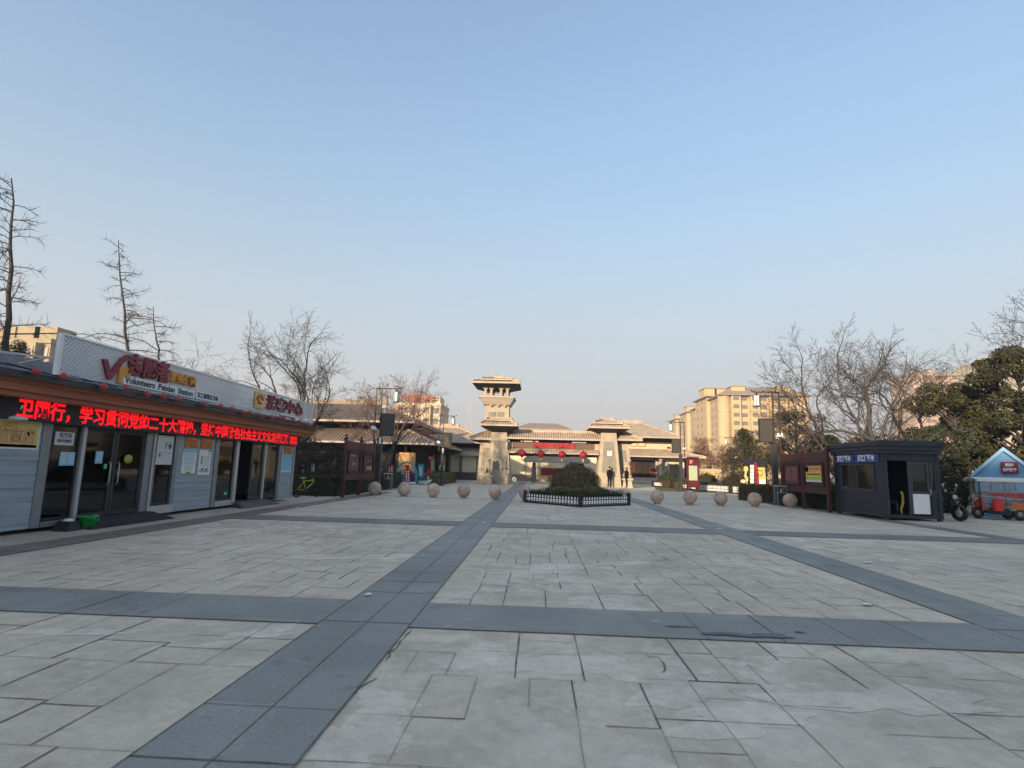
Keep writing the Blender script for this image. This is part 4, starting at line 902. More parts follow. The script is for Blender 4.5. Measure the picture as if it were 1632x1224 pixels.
b = MB(); b.box(kx0+.92, kx0+1.58, ky0+.011, ky0+.066, .94, 1.02); b.build('door_rail', m_navy2, dr)
b = MB(); b.tube([(kx0+1.55, ky0+.01, 1.1), (kx0+1.55, ky0-.05, 1.08), (kx0+1.55, ky0-.05, .9), (kx0+1.55, ky0+.01, .88)], .014, 7); b.build('handle', m_lframe, dr)
framed(x0=kx0+1.6, x1=kx1-.14, z0=.99, z1=2.04, plane=1, fr=.05)
b = MB(); b.box(kx0+.13, kx0+.19, ky0+.01, ky0+.07, .2, 2.05); b.box(kx0+.86, kx0+.92, ky0+.01, ky0+.07, .2, 2.05); b.build('door_frame', m_navy2, kk)
for y0, y1, lb in ((ky0+.13, ky0+1.62, 'blue sign strip with white characters on the kiosk, the half nearest the doorway'), (ky0+1.68, ky1-.15, 'blue sign strip with white characters on the kiosk, the half away from the doorway')):
    p = MB(); p.box(kx0-.03, kx0+.02, y0, y1, 2.0, 2.27, 0); p.box(kx0-.034, kx0-.03, y0+.02, y1-.02, 2.015, 2.03, 1); p.box(kx0-.034, kx0-.03, y0+.02, y1-.02, 2.235, 2.25, 1)
    o = p.build('kiosk_sign', [m_blue, mat('sign_pale_blue', (.2, .24, .5), .5)]); tag(o, lb, 'sign')
    text('lettering', '景区值勤亭', .24, (kx0-.036, (y0+y1)/2, 2.135), '-x', mat('sign_white', (.75, .78, .85), .5), o, .01, .002, width=(y1-y0)*.72)
# inside: a chair and a hanging yellow-green sash
ch = thing('chair', 'dark chair just inside the open kiosk doorway', 'chair', (kx0+.55, ky0+.7, .2))
b = MB(); b.bbox(kx0+.34, kx0+.78, ky0+.5, ky0+.92, .58, .66, .02); b.build('seat', m_black, ch)
b = MB(); b.bbox(kx0+.34, kx0+.78, ky0+.93, ky0+1.0, .66, 1.15, .02); b.build('backrest', m_black, ch)
for x in (kx0+.37, kx0+.75):
    for y in (ky0+.53, ky0+.95): b = MB(); b.tube([(x, y, .2), (x, y, .58)], .016, 7); b.build('leg', m_frame, ch)
b = MB(); b.tube([(kx0+.78, ky0+.3, 1.0), (kx0+.82, ky0+.3, .85), (kx0+.81, ky0+.3, .6), (kx0+.75, ky0+.32, .4), (kx0+.76, ky0+.33, .21)], [.04, .035, .05, .04, .05], 7)
tag(b.build('sash', mat('sash_yellow', (.42, .38, .06), .7, .2, 8)), 'yellow-green strip of cloth hanging inside the kiosk doorway', 'cloth')

# scooter in front of the bushes
def scooter(label, loc, rz):
    t = thing('motor_scooter', label, 'scooter', loc, rz); L = True      # front towards local -y
    for y in (-.62, .6):
        b = MB(); b.lathe([(.12, -.05), (.24, -.055), (.27, -.03), (.27, .03), (.24, .055), (.12, .05)], (0, 0, 0), 22); o = b.build('wheel', m_black, t, True)
        o.data.transform(Matrix.Translation((0, y, .27)) @ Matrix.Rotation(R(90), 4, 'Y'))
        b = MB(); b.lathe([(.03, -.055), (.13, -.05), (.13, .05), (.03, .055)], (0, 0, 0), 14); r_ = b.build('rim', m_lframe, o, True); r_.data.transform(Matrix.Translation((0, y, .27)) @ Matrix.Rotation(R(90), 4, 'Y'))
    b = MB(); b.frus((-.2, .2, -.42, -.3), .3, (-.14, .14, -.48, -.38), .85); b.box(-.17, .17, -.4, .15, .26, .34); b.frus((-.18, .18, .1, .8), .3, (-.14, .14, .2, .85), .68); b.build('body', m_black, t, L)
    b = MB(); b.frus((-.14, .14, -.05, .8), .69, (-.12, .12, 0, .75), .78); b.build('seat', m_dframe, t, L)
    b = MB(); b.tube([(-.34, -.3, 1.0), (-.15, -.38, .98), (0, -.42, .96), (.15, -.38, .98), (.34, -.3, 1.0)], .02, 7); b.tube([(0, -.42, .96), (0, -.6, .3)], .03, 7); b.build('handlebar', m_dframe, t, L)
    b = MB(); b.ball((0, -.5, .82), .1, 14, 8, 0, 1.1, .6, .9); b.build('headlight', m_lframe, t, L)
    b = MB(); b.tube([(.04, -.64, .55), (.09, -.64, .27)], .02, 6); b.tube([(-.04, -.64, .55), (-.09, -.64, .27)], .02, 6); b.build('fork', m_lframe, t, L)
    b = MB(); b.prism([(-.8, .3), (-.76, .5), (-.62, .58), (-.46, .5), (-.42, .38), (-.62, .54)], lambda u, v, w_: (-.07+w_, u, v), .14); b.build('mudguard', m_black, t, L)
    for s in (-1, 1):
        b = MB(); b.tube([(.26*s, -.35, 1.0), (.34*s, -.36, 1.2)], .008, 5); b.ball((.35*s, -.36, 1.24), .06, 10, 6, 0, 1, .3, .8); b.build('mirror', m_lframe, t, L)
    b = MB(); b.tube([(-.12, .1, .28), (-.2, .2, .02)], .013, 6); b.build('kickstand', m_lframe, t, L)
scooter('black motor scooter leaning by the far side of the navy kiosk', (14.55, 21.5, .02), R(22))

# passenger tricycle
def tricycle(label, loc, rz):
    t = thing('electric_tricycle', label, 'tricycle', loc, rz); L = True    # front towards local -x
    rd = mat('tricycle_red', (.42, .03, .025), .35, .1)
    for (x, y) in ((-.72, 0), (.55, -.42), (.55, .42)):
        b = MB(); b.lathe([(.1, -.05), (.19, -.06), (.22, -.03), (.22, .03), (.19, .06), (.1, .05)], (0, 0, 0), 20); o = b.build('wheel', m_black, t, True)
        M_ = Matrix.Translation((x, y, .22)) @ Matrix.Rotation(R(90), 4, 'X'); o.data.transform(M_)
        b = MB(); b.lathe([(.03, -.06), (.11, -.05), (.11, .05), (.03, .06)], (0, 0, 0), 12); r_ = b.build('rim', m_frame, o, True); r_.data.transform(M_)
    b = MB(); b.bbox(-.62, .92, -.42, .42, .25, .34, .02); b.bbox(.28, .94, -.46, .46, .34, .46, .03); b.build('chassis', m_black, t, L)
    b = MB(); b.frus((-.62, -.5, -.3, .3), .3, (-.66, -.54, -.2, .2), .9); b.bbox(-.82, -.62, -.11, .11, .44, .62, .03); b.build('front_cowl', rd, t, L)
    b = MB(); b.ball((-.7, 0, .74), .07, 12, 8); b.build('headlight', m_lframe, t, L)
    b = MB(); b.tube([(-.5, -.3, 1.02), (-.6, -.12, .98), (-.62, 0, .95), (-.6, .12, .98), (-.5, .3, 1.02)], .016, 7); b.tube([(-.62, 0, .95), (-.72, 0, .22)], .025, 7); b.build('handlebar', m_dframe, t, L)
    b = MB(); b.bbox(-.3, .02, -.22, .22, .5, .6, .03); b.box(-.2, -.08, -.1, .1, .34, .5); b.build('front_seat', rd, t, L)
    b = MB(); b.bbox(.3, .78, -.42, .42, .56, .66, .03); b.box(.34, .74, -.4, .4, .46, .56); b.build('rear_seat', mat('tricycle_orange', (.50, .14, .03), .5, .15), t, L)
    b = MB(); b.bbox(.78, .88, -.42, .42, .62, 1.02, .03); b.build('backrest', rd, t, L)
    b = MB(); b.box(.92, .95, -.46, .46, .34, .95); b.box(.2, .92, -.47, -.45, .34, .56); b.box(.2, .92, .45, .47, .34, .56); b.build('side_panel', m_frame, t, L)
    for x, y in ((-.78, -.4), (-.78, .4), (.06, -.46), (.06, .46), (.93, -.46), (.93, .46)):
        b = MB(); b.tube([(x+.06, y, .3), (x, y, 1.46)], .018, 7); b.build('roof_post', m_black, t, L)
    b = MB(); k = 8
    for i in range(k):
        y0, y1 = -.54+1.08*i/k, -.54+1.08*(i+1)/k; h = lambda y: 1.46+.09*(1-(y/.54)**2)
        b.add([(-.9, y0, h(y0)-.03), (1.02, y0, h(y0)-.03), (1.02, y1, h(y1)-.03), (-.9, y1, h(y1)-.03), (-.9, y0, h(y0)+.01), (1.02, y0, h(y0)+.01), (1.02, y1, h(y1)+.01), (-.9, y1, h(y1)+.01)],
              [(0, 3, 2, 1), (4, 5, 6, 7), (0, 1, 5, 4), (2, 3, 7, 6), (1, 2, 6, 5), (3, 0, 4, 7)], 0, False)
    b.box(-.9, 1.02, -.55, -.53, 1.4, 1.475); b.box(-.9, 1.02, .53, .55, 1.4, 1.475); b.build('canopy', mat('canopy_white', (.66, .66, .62), .5, .06), t, L)
    for y in (-.475, .475):
        b = MB(); b.box(-.55, .2, min(y, y*.98), max(y, y*.98), .2, .42); b.build('side_skirt', m_black, t, L)
        b = MB(); b.bbox(.3, .86, min(y, y*1.02), max(y, y*1.02), .4, .6, .004); b.build('side_panel', mat('tricycle_orange', (.50, .14, .03), .5, .15), t, L)
        b = MB(); b.box(-.3, .9, min(y, y*.97), max(y, y*.97), .86, .98); b.build('side_band', rd, t, L)
    mc = mat('clear_plastic', (.36, .37, .37), .12, .6, 7, spec=.6, alpha=.36)
    for y in (-.47, .47):
        b = MB(); k = 14
        b.add([(-.76+1.68*i/k, y+.012*math.sin(i*2.3+zz), .36+1.04*zz) for zz in (0, 1) for i in range(k+1)], [(i, i+1, k+2+i, k+1+i) for i in range(k)], 0, True); b.build('rain_curtain', mc, t, L)
    b = MB(); b.tube([(-.95, -.49, .86), (-.4, -.5, .84), (.1, -.49, .79), (.5, -.5, .76), (1.0, -.49, .78)], .016, 6); b.build('strap', m_trim, t, L)
    return t
tricycle('red electric passenger tricycle with white canopy and clear rain curtains by the blue tent', (17.36, 22.6, .02), R(-12)).scale = (.9, .92, 1.0)
b = MB(); b.bbox(16.8, 17.1, 21.95, 22.1, .36, .8, .03); o = b.build('delivery_bag', mat('bag_red', (.6, .03, .03), .5)); tag(o, 'bright red square bag hung on the front of the tricycle', 'bag')

# blue tent
tt = thing('tent', 'light blue gabled relief tent at the right edge behind the tricycle', 'tent', (18.54, 23.55, .015), R(-40)); tt.scale = (.74, 1, 1)
m_tent = mat('tent_blue', (.155, .36, .62), .6, .1, 1.2, .15)
b = MB(); tx0, tx1, ty0, ty1, tr = -1.34, 1.34, 0, 3.8, 0.
b.add([(tx0, ty0, .02), (tx1, ty0, .02), (tx1, ty0+.02, 1.72), (tr, ty0+.03, 2.72), (tx0, ty0+.02, 1.72)], [(0, 1, 2, 3, 4)]); b.add([(tx0, ty1, .02), (tx1, ty1, .02), (tx1, ty1, 1.72), (tr, ty1, 2.72), (tx0, ty1, 1.72)], [(4, 3, 2, 1, 0)])
k = 12
for x in (tx0, tx1): b.add([(x+.03*math.sin(i*2), ty0+(ty1-ty0)*i/k, z) for z in (.02, 1.72) for i in range(k+1)], [(i, i+1, k+2+i, k+1+i) for i in range(k)], 0, True)
b.build('side_wall', m_tent, tt, True)
b = MB()
for s, xe in ((-1, tx0-.13), (1, tx1+.13)):
    xs = [tr, tr+(xe-tr)*.5, xe]; zs = [2.78, 2.22, 1.68]
    b.add([(xs[i], y, zs[i]-(.03 if 0 < q < 6 and i == 1 else 0)) for i in range(3) for q, y in enumerate(np.linspace(ty0-.12, ty1+.1, 7))], [(i*7+q, i*7+q+1, i*7+q+8, i*7+q+7) for i in range(2) for q in range(6)], 0, True)
    b.add([(xe, ty0-.12, 1.68), (xe, ty1+.1, 1.68), (xe-.01*s, ty1+.1, 1.5), (xe-.01*s, ty0-.12, 1.5)], [(0, 1, 2, 3)])
    b.add([(tr, ty0-.12, 2.78), (xe, ty0-.12, 1.68), (xe, ty0-.13, 1.52), (tr, ty0-.13, 2.62)], [(0, 1, 2, 3)])
b.build('roof', mat('tent_roof', (.26, .47, .70), .6, .1, 1.2, .15), tt, True)
b = MB()
for x in (tx0+.05, tr, tx1-.05): b.tube([(x, ty0-.02, .0), (x, ty0-.02, 1.7 if x != tr else 2.2)], .02, 6)
b.build('tent_pole', m_lframe, tt, True)
p = MB(); p.box(-.26, .26, -.05, 0, -.22, .22, 0); o = tag(p.build('tent_sign', mat('sign_dark_red', (.16, .015, .03), .5), None, True), 'small dark red sign with white characters on the tent gable', 'sign')
for q, w_, zz in (('福利', .26, .09), ('志愿服务', .42, -.09)): text('lettering', q, .14, (0, -.056, zz), '-y', m_white, o, .004, .002, width=w_)
o.rotation_euler = (0, 0, R(-40)); o.location = (18.6, 23.42, 1.98)

# ------------------------------------------------------------------ people
def skin(name, J, E, mats, parent, pick, sub=2):
    """one continuous body grown over a jointed skeleton; J = {name: (x,y,z,r)}"""
    me = bpy.data.meshes.new(name); ks = list(J); me.from_pydata([J[k][:3] for k in ks], [(ks.index(a), ks.index(c)) for a, c in E], [])
    o = bpy.data.objects.new(name, me); C.objects.link(o)
    md = o.modifiers.new('s', 'SKIN'); sv = me.skin_vertices[0].data
    for i, k in enumerate(ks): r = J[k][3]; sv[i].radius = r if hasattr(r, '__len__') else (r, r)
    sv[0].use_root = True
    sb = o.modifiers.new('u', 'SUBSURF'); sb.levels = sub; sb.render_levels = sub
    dg = bpy.context.evaluated_depsgraph_get(); dg.update()
    m2 = bpy.data.meshes.new_from_object(o.evaluated_get(dg)); m2.name = name
    o.modifiers.clear(); o.data = m2; m2.materials.clear()
    for mt in mats: m2.materials.append(mt)
    for f in m2.polygons: f.material_index = pick(f.center); f.use_smooth = True
    o.parent = parent
    return o
m_skin = mat('skin', (.42, .25, .17), .6, .05); m_hair = mat('hair', (.012, .011, .011), .6, .1); m_coat = mat('black_coat', (.006, .006, .007), .9, .2, 6, spec=.1); m_trou = mat('dark_trousers', (.006, .006, .009), .9, .2, 6, spec=.1)
def person(label, loc, rz, s, arms='pockets'):
    t = thing('person', label, 'person', loc, rz); t.scale = (s,)*3      # faces local -y
    J = dict(pel=(0, 0, .95, (.16, .115)), spine=(0, .01, 1.12, (.155, .11)), chest=(0, .015, 1.32, (.175, .12)), neck0=(0, .01, 1.47, .07), neck=(0, 0, 1.54, .052), head=(0, -.01, 1.62, (.07, .085)), crown=(0, -.005, 1.72, (.066, .08)))
    E = [('pel', 'spine'), ('spine', 'chest'), ('chest', 'neck0'), ('neck0', 'neck'), ('neck', 'head'), ('head', 'crown')]
    for q, sg in (('l', 1), ('r', -1)):
        J[q+'hip'] = (.095*sg, 0, .86, .1); J[q+'knee'] = (.115*sg, -.01, .48, .072); J[q+'ank'] = (.13*sg, .02, .09, .055); J[q+'toe'] = (.145*sg, -.13, .045, .042)
        J[q+'sh'] = (.175*sg, .01, 1.41, .078)
        if arms == 'pockets': J[q+'el'] = (.215*sg, .03, 1.13, .062); J[q+'wr'] = (.175*sg, -.07, .92, .05)
        else: J[q+'el'] = (.235*sg, .02, 1.13, .06); J[q+'wr'] = (.1*sg, -.2, 1.1, .045)
        E += [('pel', q+'hip'), (q+'hip', q+'knee'), (q+'knee', q+'ank'), (q+'ank', q+'toe'), ('chest', q+'sh'), (q+'sh', q+'el'), (q+'el', q+'wr')]
        if arms != 'pockets':
            w_ = J[q+'wr']; pm = (w_[0]-.03*sg, w_[1]-.07, w_[2]+.01); J[q+'pm'] = (*pm, .03); E.append((q+'wr', q+'pm'))
            for f in range(4):
                a = (pm[0]-.01*sg+.0, pm[1]-.05, pm[2]+.025-.017*f); c = (pm[0]-.035*sg, pm[1]-.07+.006*abs(f-1), pm[2]+.02-.017*f)
                J[f'{q}f{f}a'] = (*a, .0095); J[f'{q}f{f}b'] = (*c, .008); E += [(q+'pm', f'{q}f{f}a'), (f'{q}f{f}a', f'{q}f{f}b')]
            J[q+'th'] = (pm[0]-.03*sg, pm[1]+.0, pm[2]+.045, .0095); E.append((q+'pm', q+'th'))
    sk = lambda c: 0 if c.z > 1.53 else 3 if c.z < .1 else 2 if c.z < .84 else (0 if arms != 'pockets' and c.y < -.215 and c.z > 1.0 else 1)
    bo = skin('body', J, E, [m_skin, m_coat, m_trou, m_black], t, sk)
    b = MB(); b.ball((0, .012, 1.69), .098, 14, 8, 0, .86, 1.02, 1.0); hb = b.build('hair', m_hair, t, True)
    bm_keep = [f for f in hb.data.polygons]
    hb.data.transform(Matrix.Translation((0, .022, .012)))
    b = MB(); b.ball((0, -.1, 1.63), .016, 8, 6, 0, .8, 1.1, 1.3); b.build('nose', m_skin, t, True)
    for sg in (-1, 1):
        b = MB(); b.ball((.074*sg, .005, 1.635), .026, 8, 6, 0, .4, .8, 1.2); b.build('ear', m_skin, t, True)
        b = MB(); b.ball((.03*sg, -.088, 1.655), .009, 8, 6); b.build('eye', m_black, t, True)
    b = MB(); b.box(-.022, .022, -.094, -.088, 1.585, 1.593); b.build('mouth', m_maroon, t, True)
    b = MB(); b.lathe([(.185, 0), (.19, .1), (.175, .2)], (0, .01, .8), 16, 0, 1, .74); b.build('coat_hem', m_coat, t, True)
    b = MB(); b.lathe([(.085, 0), (.078, .06)], (0, .005, 1.47), 12); b.build('collar', m_coat, t, True)
    return t
person('standing person in a long black coat seen from behind before the right tower', (6.18, 49.6, .015), R(168), 1.0)
person('standing person in black turned side-on beside the right stone lion', (7.62, 49.9, .015), R(-75), .98, 'front')

# ------------------------------------------------------------------ Han-style gate, towers and halls
TM = [m_tile, m_wood, m_trim]
def roof(mb, e, ez, t, tz, rib=.3, th=.14, rw=.07, ribs=('f', 'r', 'l'), under=None):
    """hipped or gabled tiled roof from eave rectangle e to top rectangle t; slots 0 tile, 1 wood, 2 trim"""
    (x0, x1, y0, y1), (a0, a1, c0, c1) = e, t
    top = [(x0, y0, ez), (x1, y0, ez), (x1, y1, ez), (x0, y1, ez), (a0, c0, tz), (a1, c0, tz), (a1, c1, tz), (a0, c1, tz)]
    mb.add(top, [(0, 1, 5, 4), (1, 2, 6, 5), (2, 3, 7, 6), (3, 0, 4, 7), (4, 5, 6, 7)], 0)
    u = under or (x0, x1, y0, y1); uz = ez-th if not under else under[4]
    mb.add([(x0, y0, ez-th), (x1, y0, ez-th), (x1, y1, ez-th), (x0, y1, ez-th)]+([(u[0], u[2], uz), (u[1], u[2], uz), (u[1], u[3], uz), (u[0], u[3], uz)] if under else []),
           [(0, 1, 5, 4), (1, 2, 6, 5), (2, 3, 7, 6), (3, 0, 4, 7), (7, 6, 5, 4)][::1] if under else [(3, 2, 1, 0)], 1)
    for p, q in ((0, 1), (1, 2), (2, 3), (3, 0)):
        A, B_ = top[p], top[q]; mb.add([A, B_, (B_[0], B_[1], ez-th), (A[0], A[1], ez-th)], [(3, 2, 1, 0)], 2)
    def face(L, e0, e1, s0, s1, depth, pt):
        k = int((e1-e0)/rib)
        for i in range(k+1):
            q = e0+(e1-e0)*(i+.5)/(k+1)
            tt = 1. if s0 <= q <= s1 else ((q-e0)/(s0-e0) if q < s0 else (e1-q)/(e1-s1))
            if tt < .08: continue
            A, B_ = Vector(pt(q, 0)), Vector(pt(q, tt)); n = Vector((0, 0, rw*.9))
            sd = Vector((rw*.5, 0, 0)) if L == 'f' else Vector((0, rw*.5, 0))
            mb.add([A-sd, A+n, A+sd, B_-sd, B_+n, B_+sd], [(0, 1, 4, 3), (1, 2, 5, 4), (0, 2, 1)], 0)
    if 'f' in ribs: face('f', x0, x1, a0, a1, c0-y0, lambda q, s: (q, y0+(c0-y0)*s-.01*(1-s), ez+(tz-ez)*s))
    if 'r' in ribs: face('r', y0, y1, c0, c1, x1-a1, lambda q, s: (x1+(a1-x1)*s, q, ez+(tz-ez)*s))
    if 'l' in ribs: face('l', y0, y1, c0, c1, a0-x0, lambda q, s: (x0+(a0-x0)*s, q, ez+(tz-ez)*s))
    # hip ridges
    for p, q in ((0, 4), (1, 5)):
        if abs(top[p][0]-top[q][0]) > .05: mb.bar(Vector(top[p])+Vector((0, 0, .05)), Vector(top[q])+Vector((0, 0, .07)), .16, .16, 0)
    if a1-a0 > .3: mb.box(a0-.05, a1+.05, (c0+c1)/2-.12, (c0+c1)/2+.12, tz-.05, tz+.22, 0)
def pillar(mb, b, t, z1, inset, y0, tap=.12):
    """battered masonry pier with a coursed inset panel and corner frame; slots 0 stone 1 block"""
    mb.frus((b[0], b[1], y0, y0+2.3), .0, (t[0], t[1], y0+tap, y0+2.2), z1, 0)
    # plinth courses
    for (z, x_) in ((.3, .0), (.62, .0), (.95, .0)):
        f = z/z1; mb.box(b[0]+(t[0]-b[0])*f-.004, b[1]+(t[1]-b[1])*f+.004, y0+tap*f-.006, y0+tap*f+.06, z-.012, z+.004, 2)
    ix0, ix1, iz0, iz1 = inset
    n = 12
    for i in range(n):
        za, zb = iz0+(iz1-iz0)*i/n, iz0+(iz1-iz0)*(i+1)/n-.014
        fa = za/z1; xl = b[0]+(t[0]-b[0])*fa+ix0; xr = b[1]+(t[1]-b[1])*fa-ix1; m = 4; off = (i % 2)*.5
        cuts = [xl]+[xl+(xr-xl)*(q+off)/m for q in range(1 if off == 0 else 0, m) if 0 < (q+off) < m]+[xr]
        for c0, c1 in zip(cuts[:-1], cuts[1:]): mb.box(c0+.006, c1-.006, y0+tap*fa-.018, y0+tap*fa+.1, za, zb, 1)
    z = 1.25
    for xx in (b[0]+.35*(b[1]-b[0]), b[0]+.7*(b[1]-b[0])): mb.box(xx, xx+.012, y0-.004, y0+.05, .02, .3, 2)
m_jnt = mat('stone_joint', (.16, .15, .13), .9)
QM = [m_stone, m_stone2, m_jnt]
ql = thing('watch_tower', 'tall left stone gate tower with a columned pavilion on top', 'tower', (-3.6, 51, .015))
b = MB(); pillar(b, (-4.45, -2.29), (-4.16, -2.84), 4.55, (.3, .26, 1.25, 3.75), 50.0); b.box(-4.4, -2.6, 50.09, 50.15, 3.72, 3.8, 2); b.build('main_pier', QM, ql)
b = MB(); pillar(b, (-5.45, -4.1), (-5.22, -4.1), 3.62, (.28, .22, 1.15, 3.2), 50.7); b.build('side_pier', QM, ql)
b = MB(); roof(b, (-6.15, -4.12, 50.2, 53.4), 4.0, (-4.7, -4.12, 51.5, 52.3), 4.65, .26, under=(-5.3, -4.12, 50.9, 52.8, 3.62)); b.build('side_roof', TM, ql)
b = MB(); roof(b, (-5.15, -1.85, 49.3, 53.0), 5.2, (-4.75, -2.6, 50.2, 52.2), 5.56, .26, under=(-4.1, -2.9, 50.2, 52.0, 4.56))
for i in range(5): x = -4.4+.42*i; b.bar((x, 49.95, 4.85), (x, 49.5, 5.06), .12, .12, 2)
roof(b, (-4.72, -2.3, 49.85, 52.4), 5.64, (-4.4, -2.6, 50.3, 52.0), 5.8, .26, .08, ribs=('f',)); b.build('middle_roof', TM, ql)
b = MB(); b.frus((-4.86, -2.66, 50.15, 52.3), 5.6, (-4.82, -2.7, 50.2, 52.25), 7.3, 0)
for x0, x1 in ((-4.5, -3.9), (-3.72, -3.12)):
    for i in range(5): b.box(x0, x1, 50.11, 50.2, 5.95+.085*i, 5.95+.085*i+.076, 1)
b.frus((-4.98, -2.6, 50.05, 52.4), 6.98, (-5.35, -2.25, 49.65, 52.8), 7.6, 0); b.box(-5.05, -2.5, 50.0, 50.06, 7.12, 7.2, 2)
for i in range(3): x = -4.45+.62*i; b.box(x, x+.3, 49.98, 50.12, 6.92, 7.0, 0); b.box(x+.1, x+.2, 49.96, 50.12, 6.8, 6.92, 0)
b.box(-5.0, -2.6, 50.02, 50.16, 6.97, 7.03, 2)
b.build('upper_body', QM, ql)
b = MB(); b.box(-5.42, -2.18, 49.58, 52.85, 7.6, 7.72, 2); b.build('balcony', TM, ql)
for x in (-4.82, -4.3, -3.42, -2.86):
    for y in (50.0, 52.2):
        b = MB(); b.bbox(x-.11, x+.11, y-.11, y+.11, 7.72, 8.55, .02); b.frus((x-.11, x+.11, y-.11, y+.11), 8.3, (x-.24, x+.24, y-.24, y+.24), 8.5); b.build('column', m_stone, ql)
b = MB(); b.bar((-4.82, 50, 8.05), (-2.86, 50, 8.05), .06); b.bar((-4.82, 52.2, 7.98), (-2.86, 52.2, 7.98), .06); b.bar((-4.82, 50.2, 8.44), (-2.86, 50.2, 8.44), .14); b.build('railing', m_wood, ql)
b = MB(); roof(b, (-5.95, -1.72, 48.95, 53.3), 8.92, (-5.0, -2.6, 50.1, 52.2), 9.2, .26, under=(-4.95, -2.7, 49.9, 52.3, 8.42)); roof(b, (-5.25, -2.35, 49.7, 52.6), 9.28, (-4.35, -3.25, 50.9, 51.3), 9.5, .26, .1)
for x in (-4.35, -3.42): b.box(x, x+.18, 50.95, 51.25, 9.5, 9.86, 0)
b.build('top_roof', TM, ql)

qr = thing('gate_pier', 'shorter right stone gate tower with tiled caps and a small white plaque', 'tower', (6.8, 51, .015))
b = MB(); pillar(b, (5.14, 7.25), (5.5, 6.82), 4.72, (.3, .28, 1.25, 3.95), 50.0); b.build('main_pier', QM, qr)
b = MB(); pillar(b, (6.95, 8.42), (7.0, 8.02), 3.83, (.2, .3, 1.15, 3.3), 50.9); b.build('side_pier', QM, qr)
b = MB(); roof(b, (6.86, 9.15, 50.3, 53.5), 4.22, (6.86, 7.9, 51.5, 52.3), 4.8, .26, under=(6.86, 8.2, 50.95, 52.8, 3.83)); b.build('side_roof', TM, qr)
b = MB(); roof(b, (4.4, 7.95, 49.3, 53.0), 5.2, (5.0, 7.3, 50.2, 52.2), 5.5, .26, under=(5.5, 6.8, 50.2, 52.0, 4.72))
for i in range(5): x = 5.35+.4*i; b.bar((x, 49.95, 4.95), (x, 49.55, 5.08), .12, .12, 2)
roof(b, (4.85, 7.4, 49.8, 52.5), 5.6, (5.6, 6.65, 50.9, 51.3), 5.88, .26, .1)
for x in (5.6, 6.45): b.box(x, x+.2, 50.95, 51.25, 5.88, 6.2, 0)
b.build('top_roof', TM, qr)
p = MB(); p.box(6.04, 6.42, 50.02, 50.06, 2.72, 3.14, 0); p.box(6.16, 6.28, 50.012, 50.02, 2.96, 3.05, 1); p.box(6.12, 6.34, 50.012, 50.02, 2.8, 2.86, 2)
tag(p.build('wall_plaque', [m_white, m_ink, mat('text_grey', (.4, .42, .45), .7)]), 'small white plaque with a dark emblem on the right gate tower', 'plaque')

gh = thing('gatehouse', 'tiled beam gateway between the two stone towers with a brown sign band', 'gate', (1.4, 51, .015))
b = MB(); roof(b, (-2.9, 5.72, 50.1, 53.1), 4.12, (-2.7, 5.5, 51.5, 51.7), 4.72, .21, .12, .09, ribs=('f',)); b.build('upper_roof', TM, gh)
b = MB(); b.box(-2.6, 5.4, 51.0, 51.4, 3.72, 3.8); b.box(-2.6, 5.4, 50.9, 51.5, 3.95, 4.0)
for x in (-2.4, -1.9, -1.4, .3, .9, 1.5, 2.1, 2.7, 4.6, 5.1): b.box(x-.05, x+.05, 50.8, 51.5, 3.78, 3.97)
b.box(-.0, 3.0, 51.2, 51.3, 3.78, 3.96); b.box(-2.6, -1.6, 51.2, 51.3, 3.78, 3.96); b.box(4.3, 5.4, 51.2, 51.3, 3.78, 3.96)
b.build('bracket_beam', m_wood, gh)
b = MB(); b.box(-2.28, 4.98, 50.7, 50.9, 3.22, 3.73); b.build('sign_band', mat('sign_brown', (.13, .085, .06), .7, .1, 3), gh)
b = MB(); b.box(-2.7, -2.28, 50.72, 51.2, 2.6, 3.73); b.box(4.98, 5.5, 50.72, 51.2, 2.6, 3.73); b.build('end_wall', m_stone, gh)
b = MB(); roof(b, (-2.6, 5.3, 49.9, 51.9), 2.86, (-2.6, 5.3, 50.69, 51.6), 3.21, .24, .1, .06, ribs=('f',)); b.box(-2.5, 5.2, 50.5, 51.4, 2.55, 2.78, 1); b.build('lower_roof', TM, gh)
rl = MB(); rl.box(-.5, 3.3, 50.68, 50.7, 3.28, 3.68); o = tag(rl.build('banner_letters', mat('letter_back', (.22, .03, .03), .6)), 'large red characters mounted on the brown band over the gateway', 'lettering')
text('lettering', '德正公正欢迎您来', .5, (1.4, 50.66, 3.48), '-y', m_redp, o, .022, .02, width=3.7)
rln = thing('red_lantern', 'round red lantern under the gateway eave, nearest the left tower', 'lantern', (-1.42, 49.85, 2.72), 0, 'red lanterns under the gateway eave')
b = MB(); b.lathe([(.1, -.26), (.24, -.2), (.33, -.06), (.34, .05), (.25, .2), (.1, .27)], (0, 0, 0), 16); b.build('globe', mat('lantern_red', (.30, .008, .02), .5, .06), rln, True)
b = MB(); b.lathe([(.11, .27), (.1, .32), (.02, .34)], (0, 0, 0), 10); b.lathe([(.1, -.31), (.11, -.26)], (0, 0, 0), 10); b.tube([(0, 0, .33), (0, 0, .5)], .012, 5); b.build('cap', m_black, rln, True)
b = MB(); b.lathe([(.07, -.31), (.05, -.45), (.075, -.62)], (0, 0, 0), 9); b.build('tassel', mat('tassel_yellow', (.6, .36, .05), .7, .1), rln, True)
for px_, lb in ((862, 'round red lantern under the gateway eave, second from the left tower'), (895.7, 'round red lantern under the gateway eave, above the round bush'), (929.4, 'round red lantern under the gateway eave, nearest the right tower')):
    dup(rln, (AY(px_, 724, 49.85)[0], 49.85, 2.72), 0, lb)

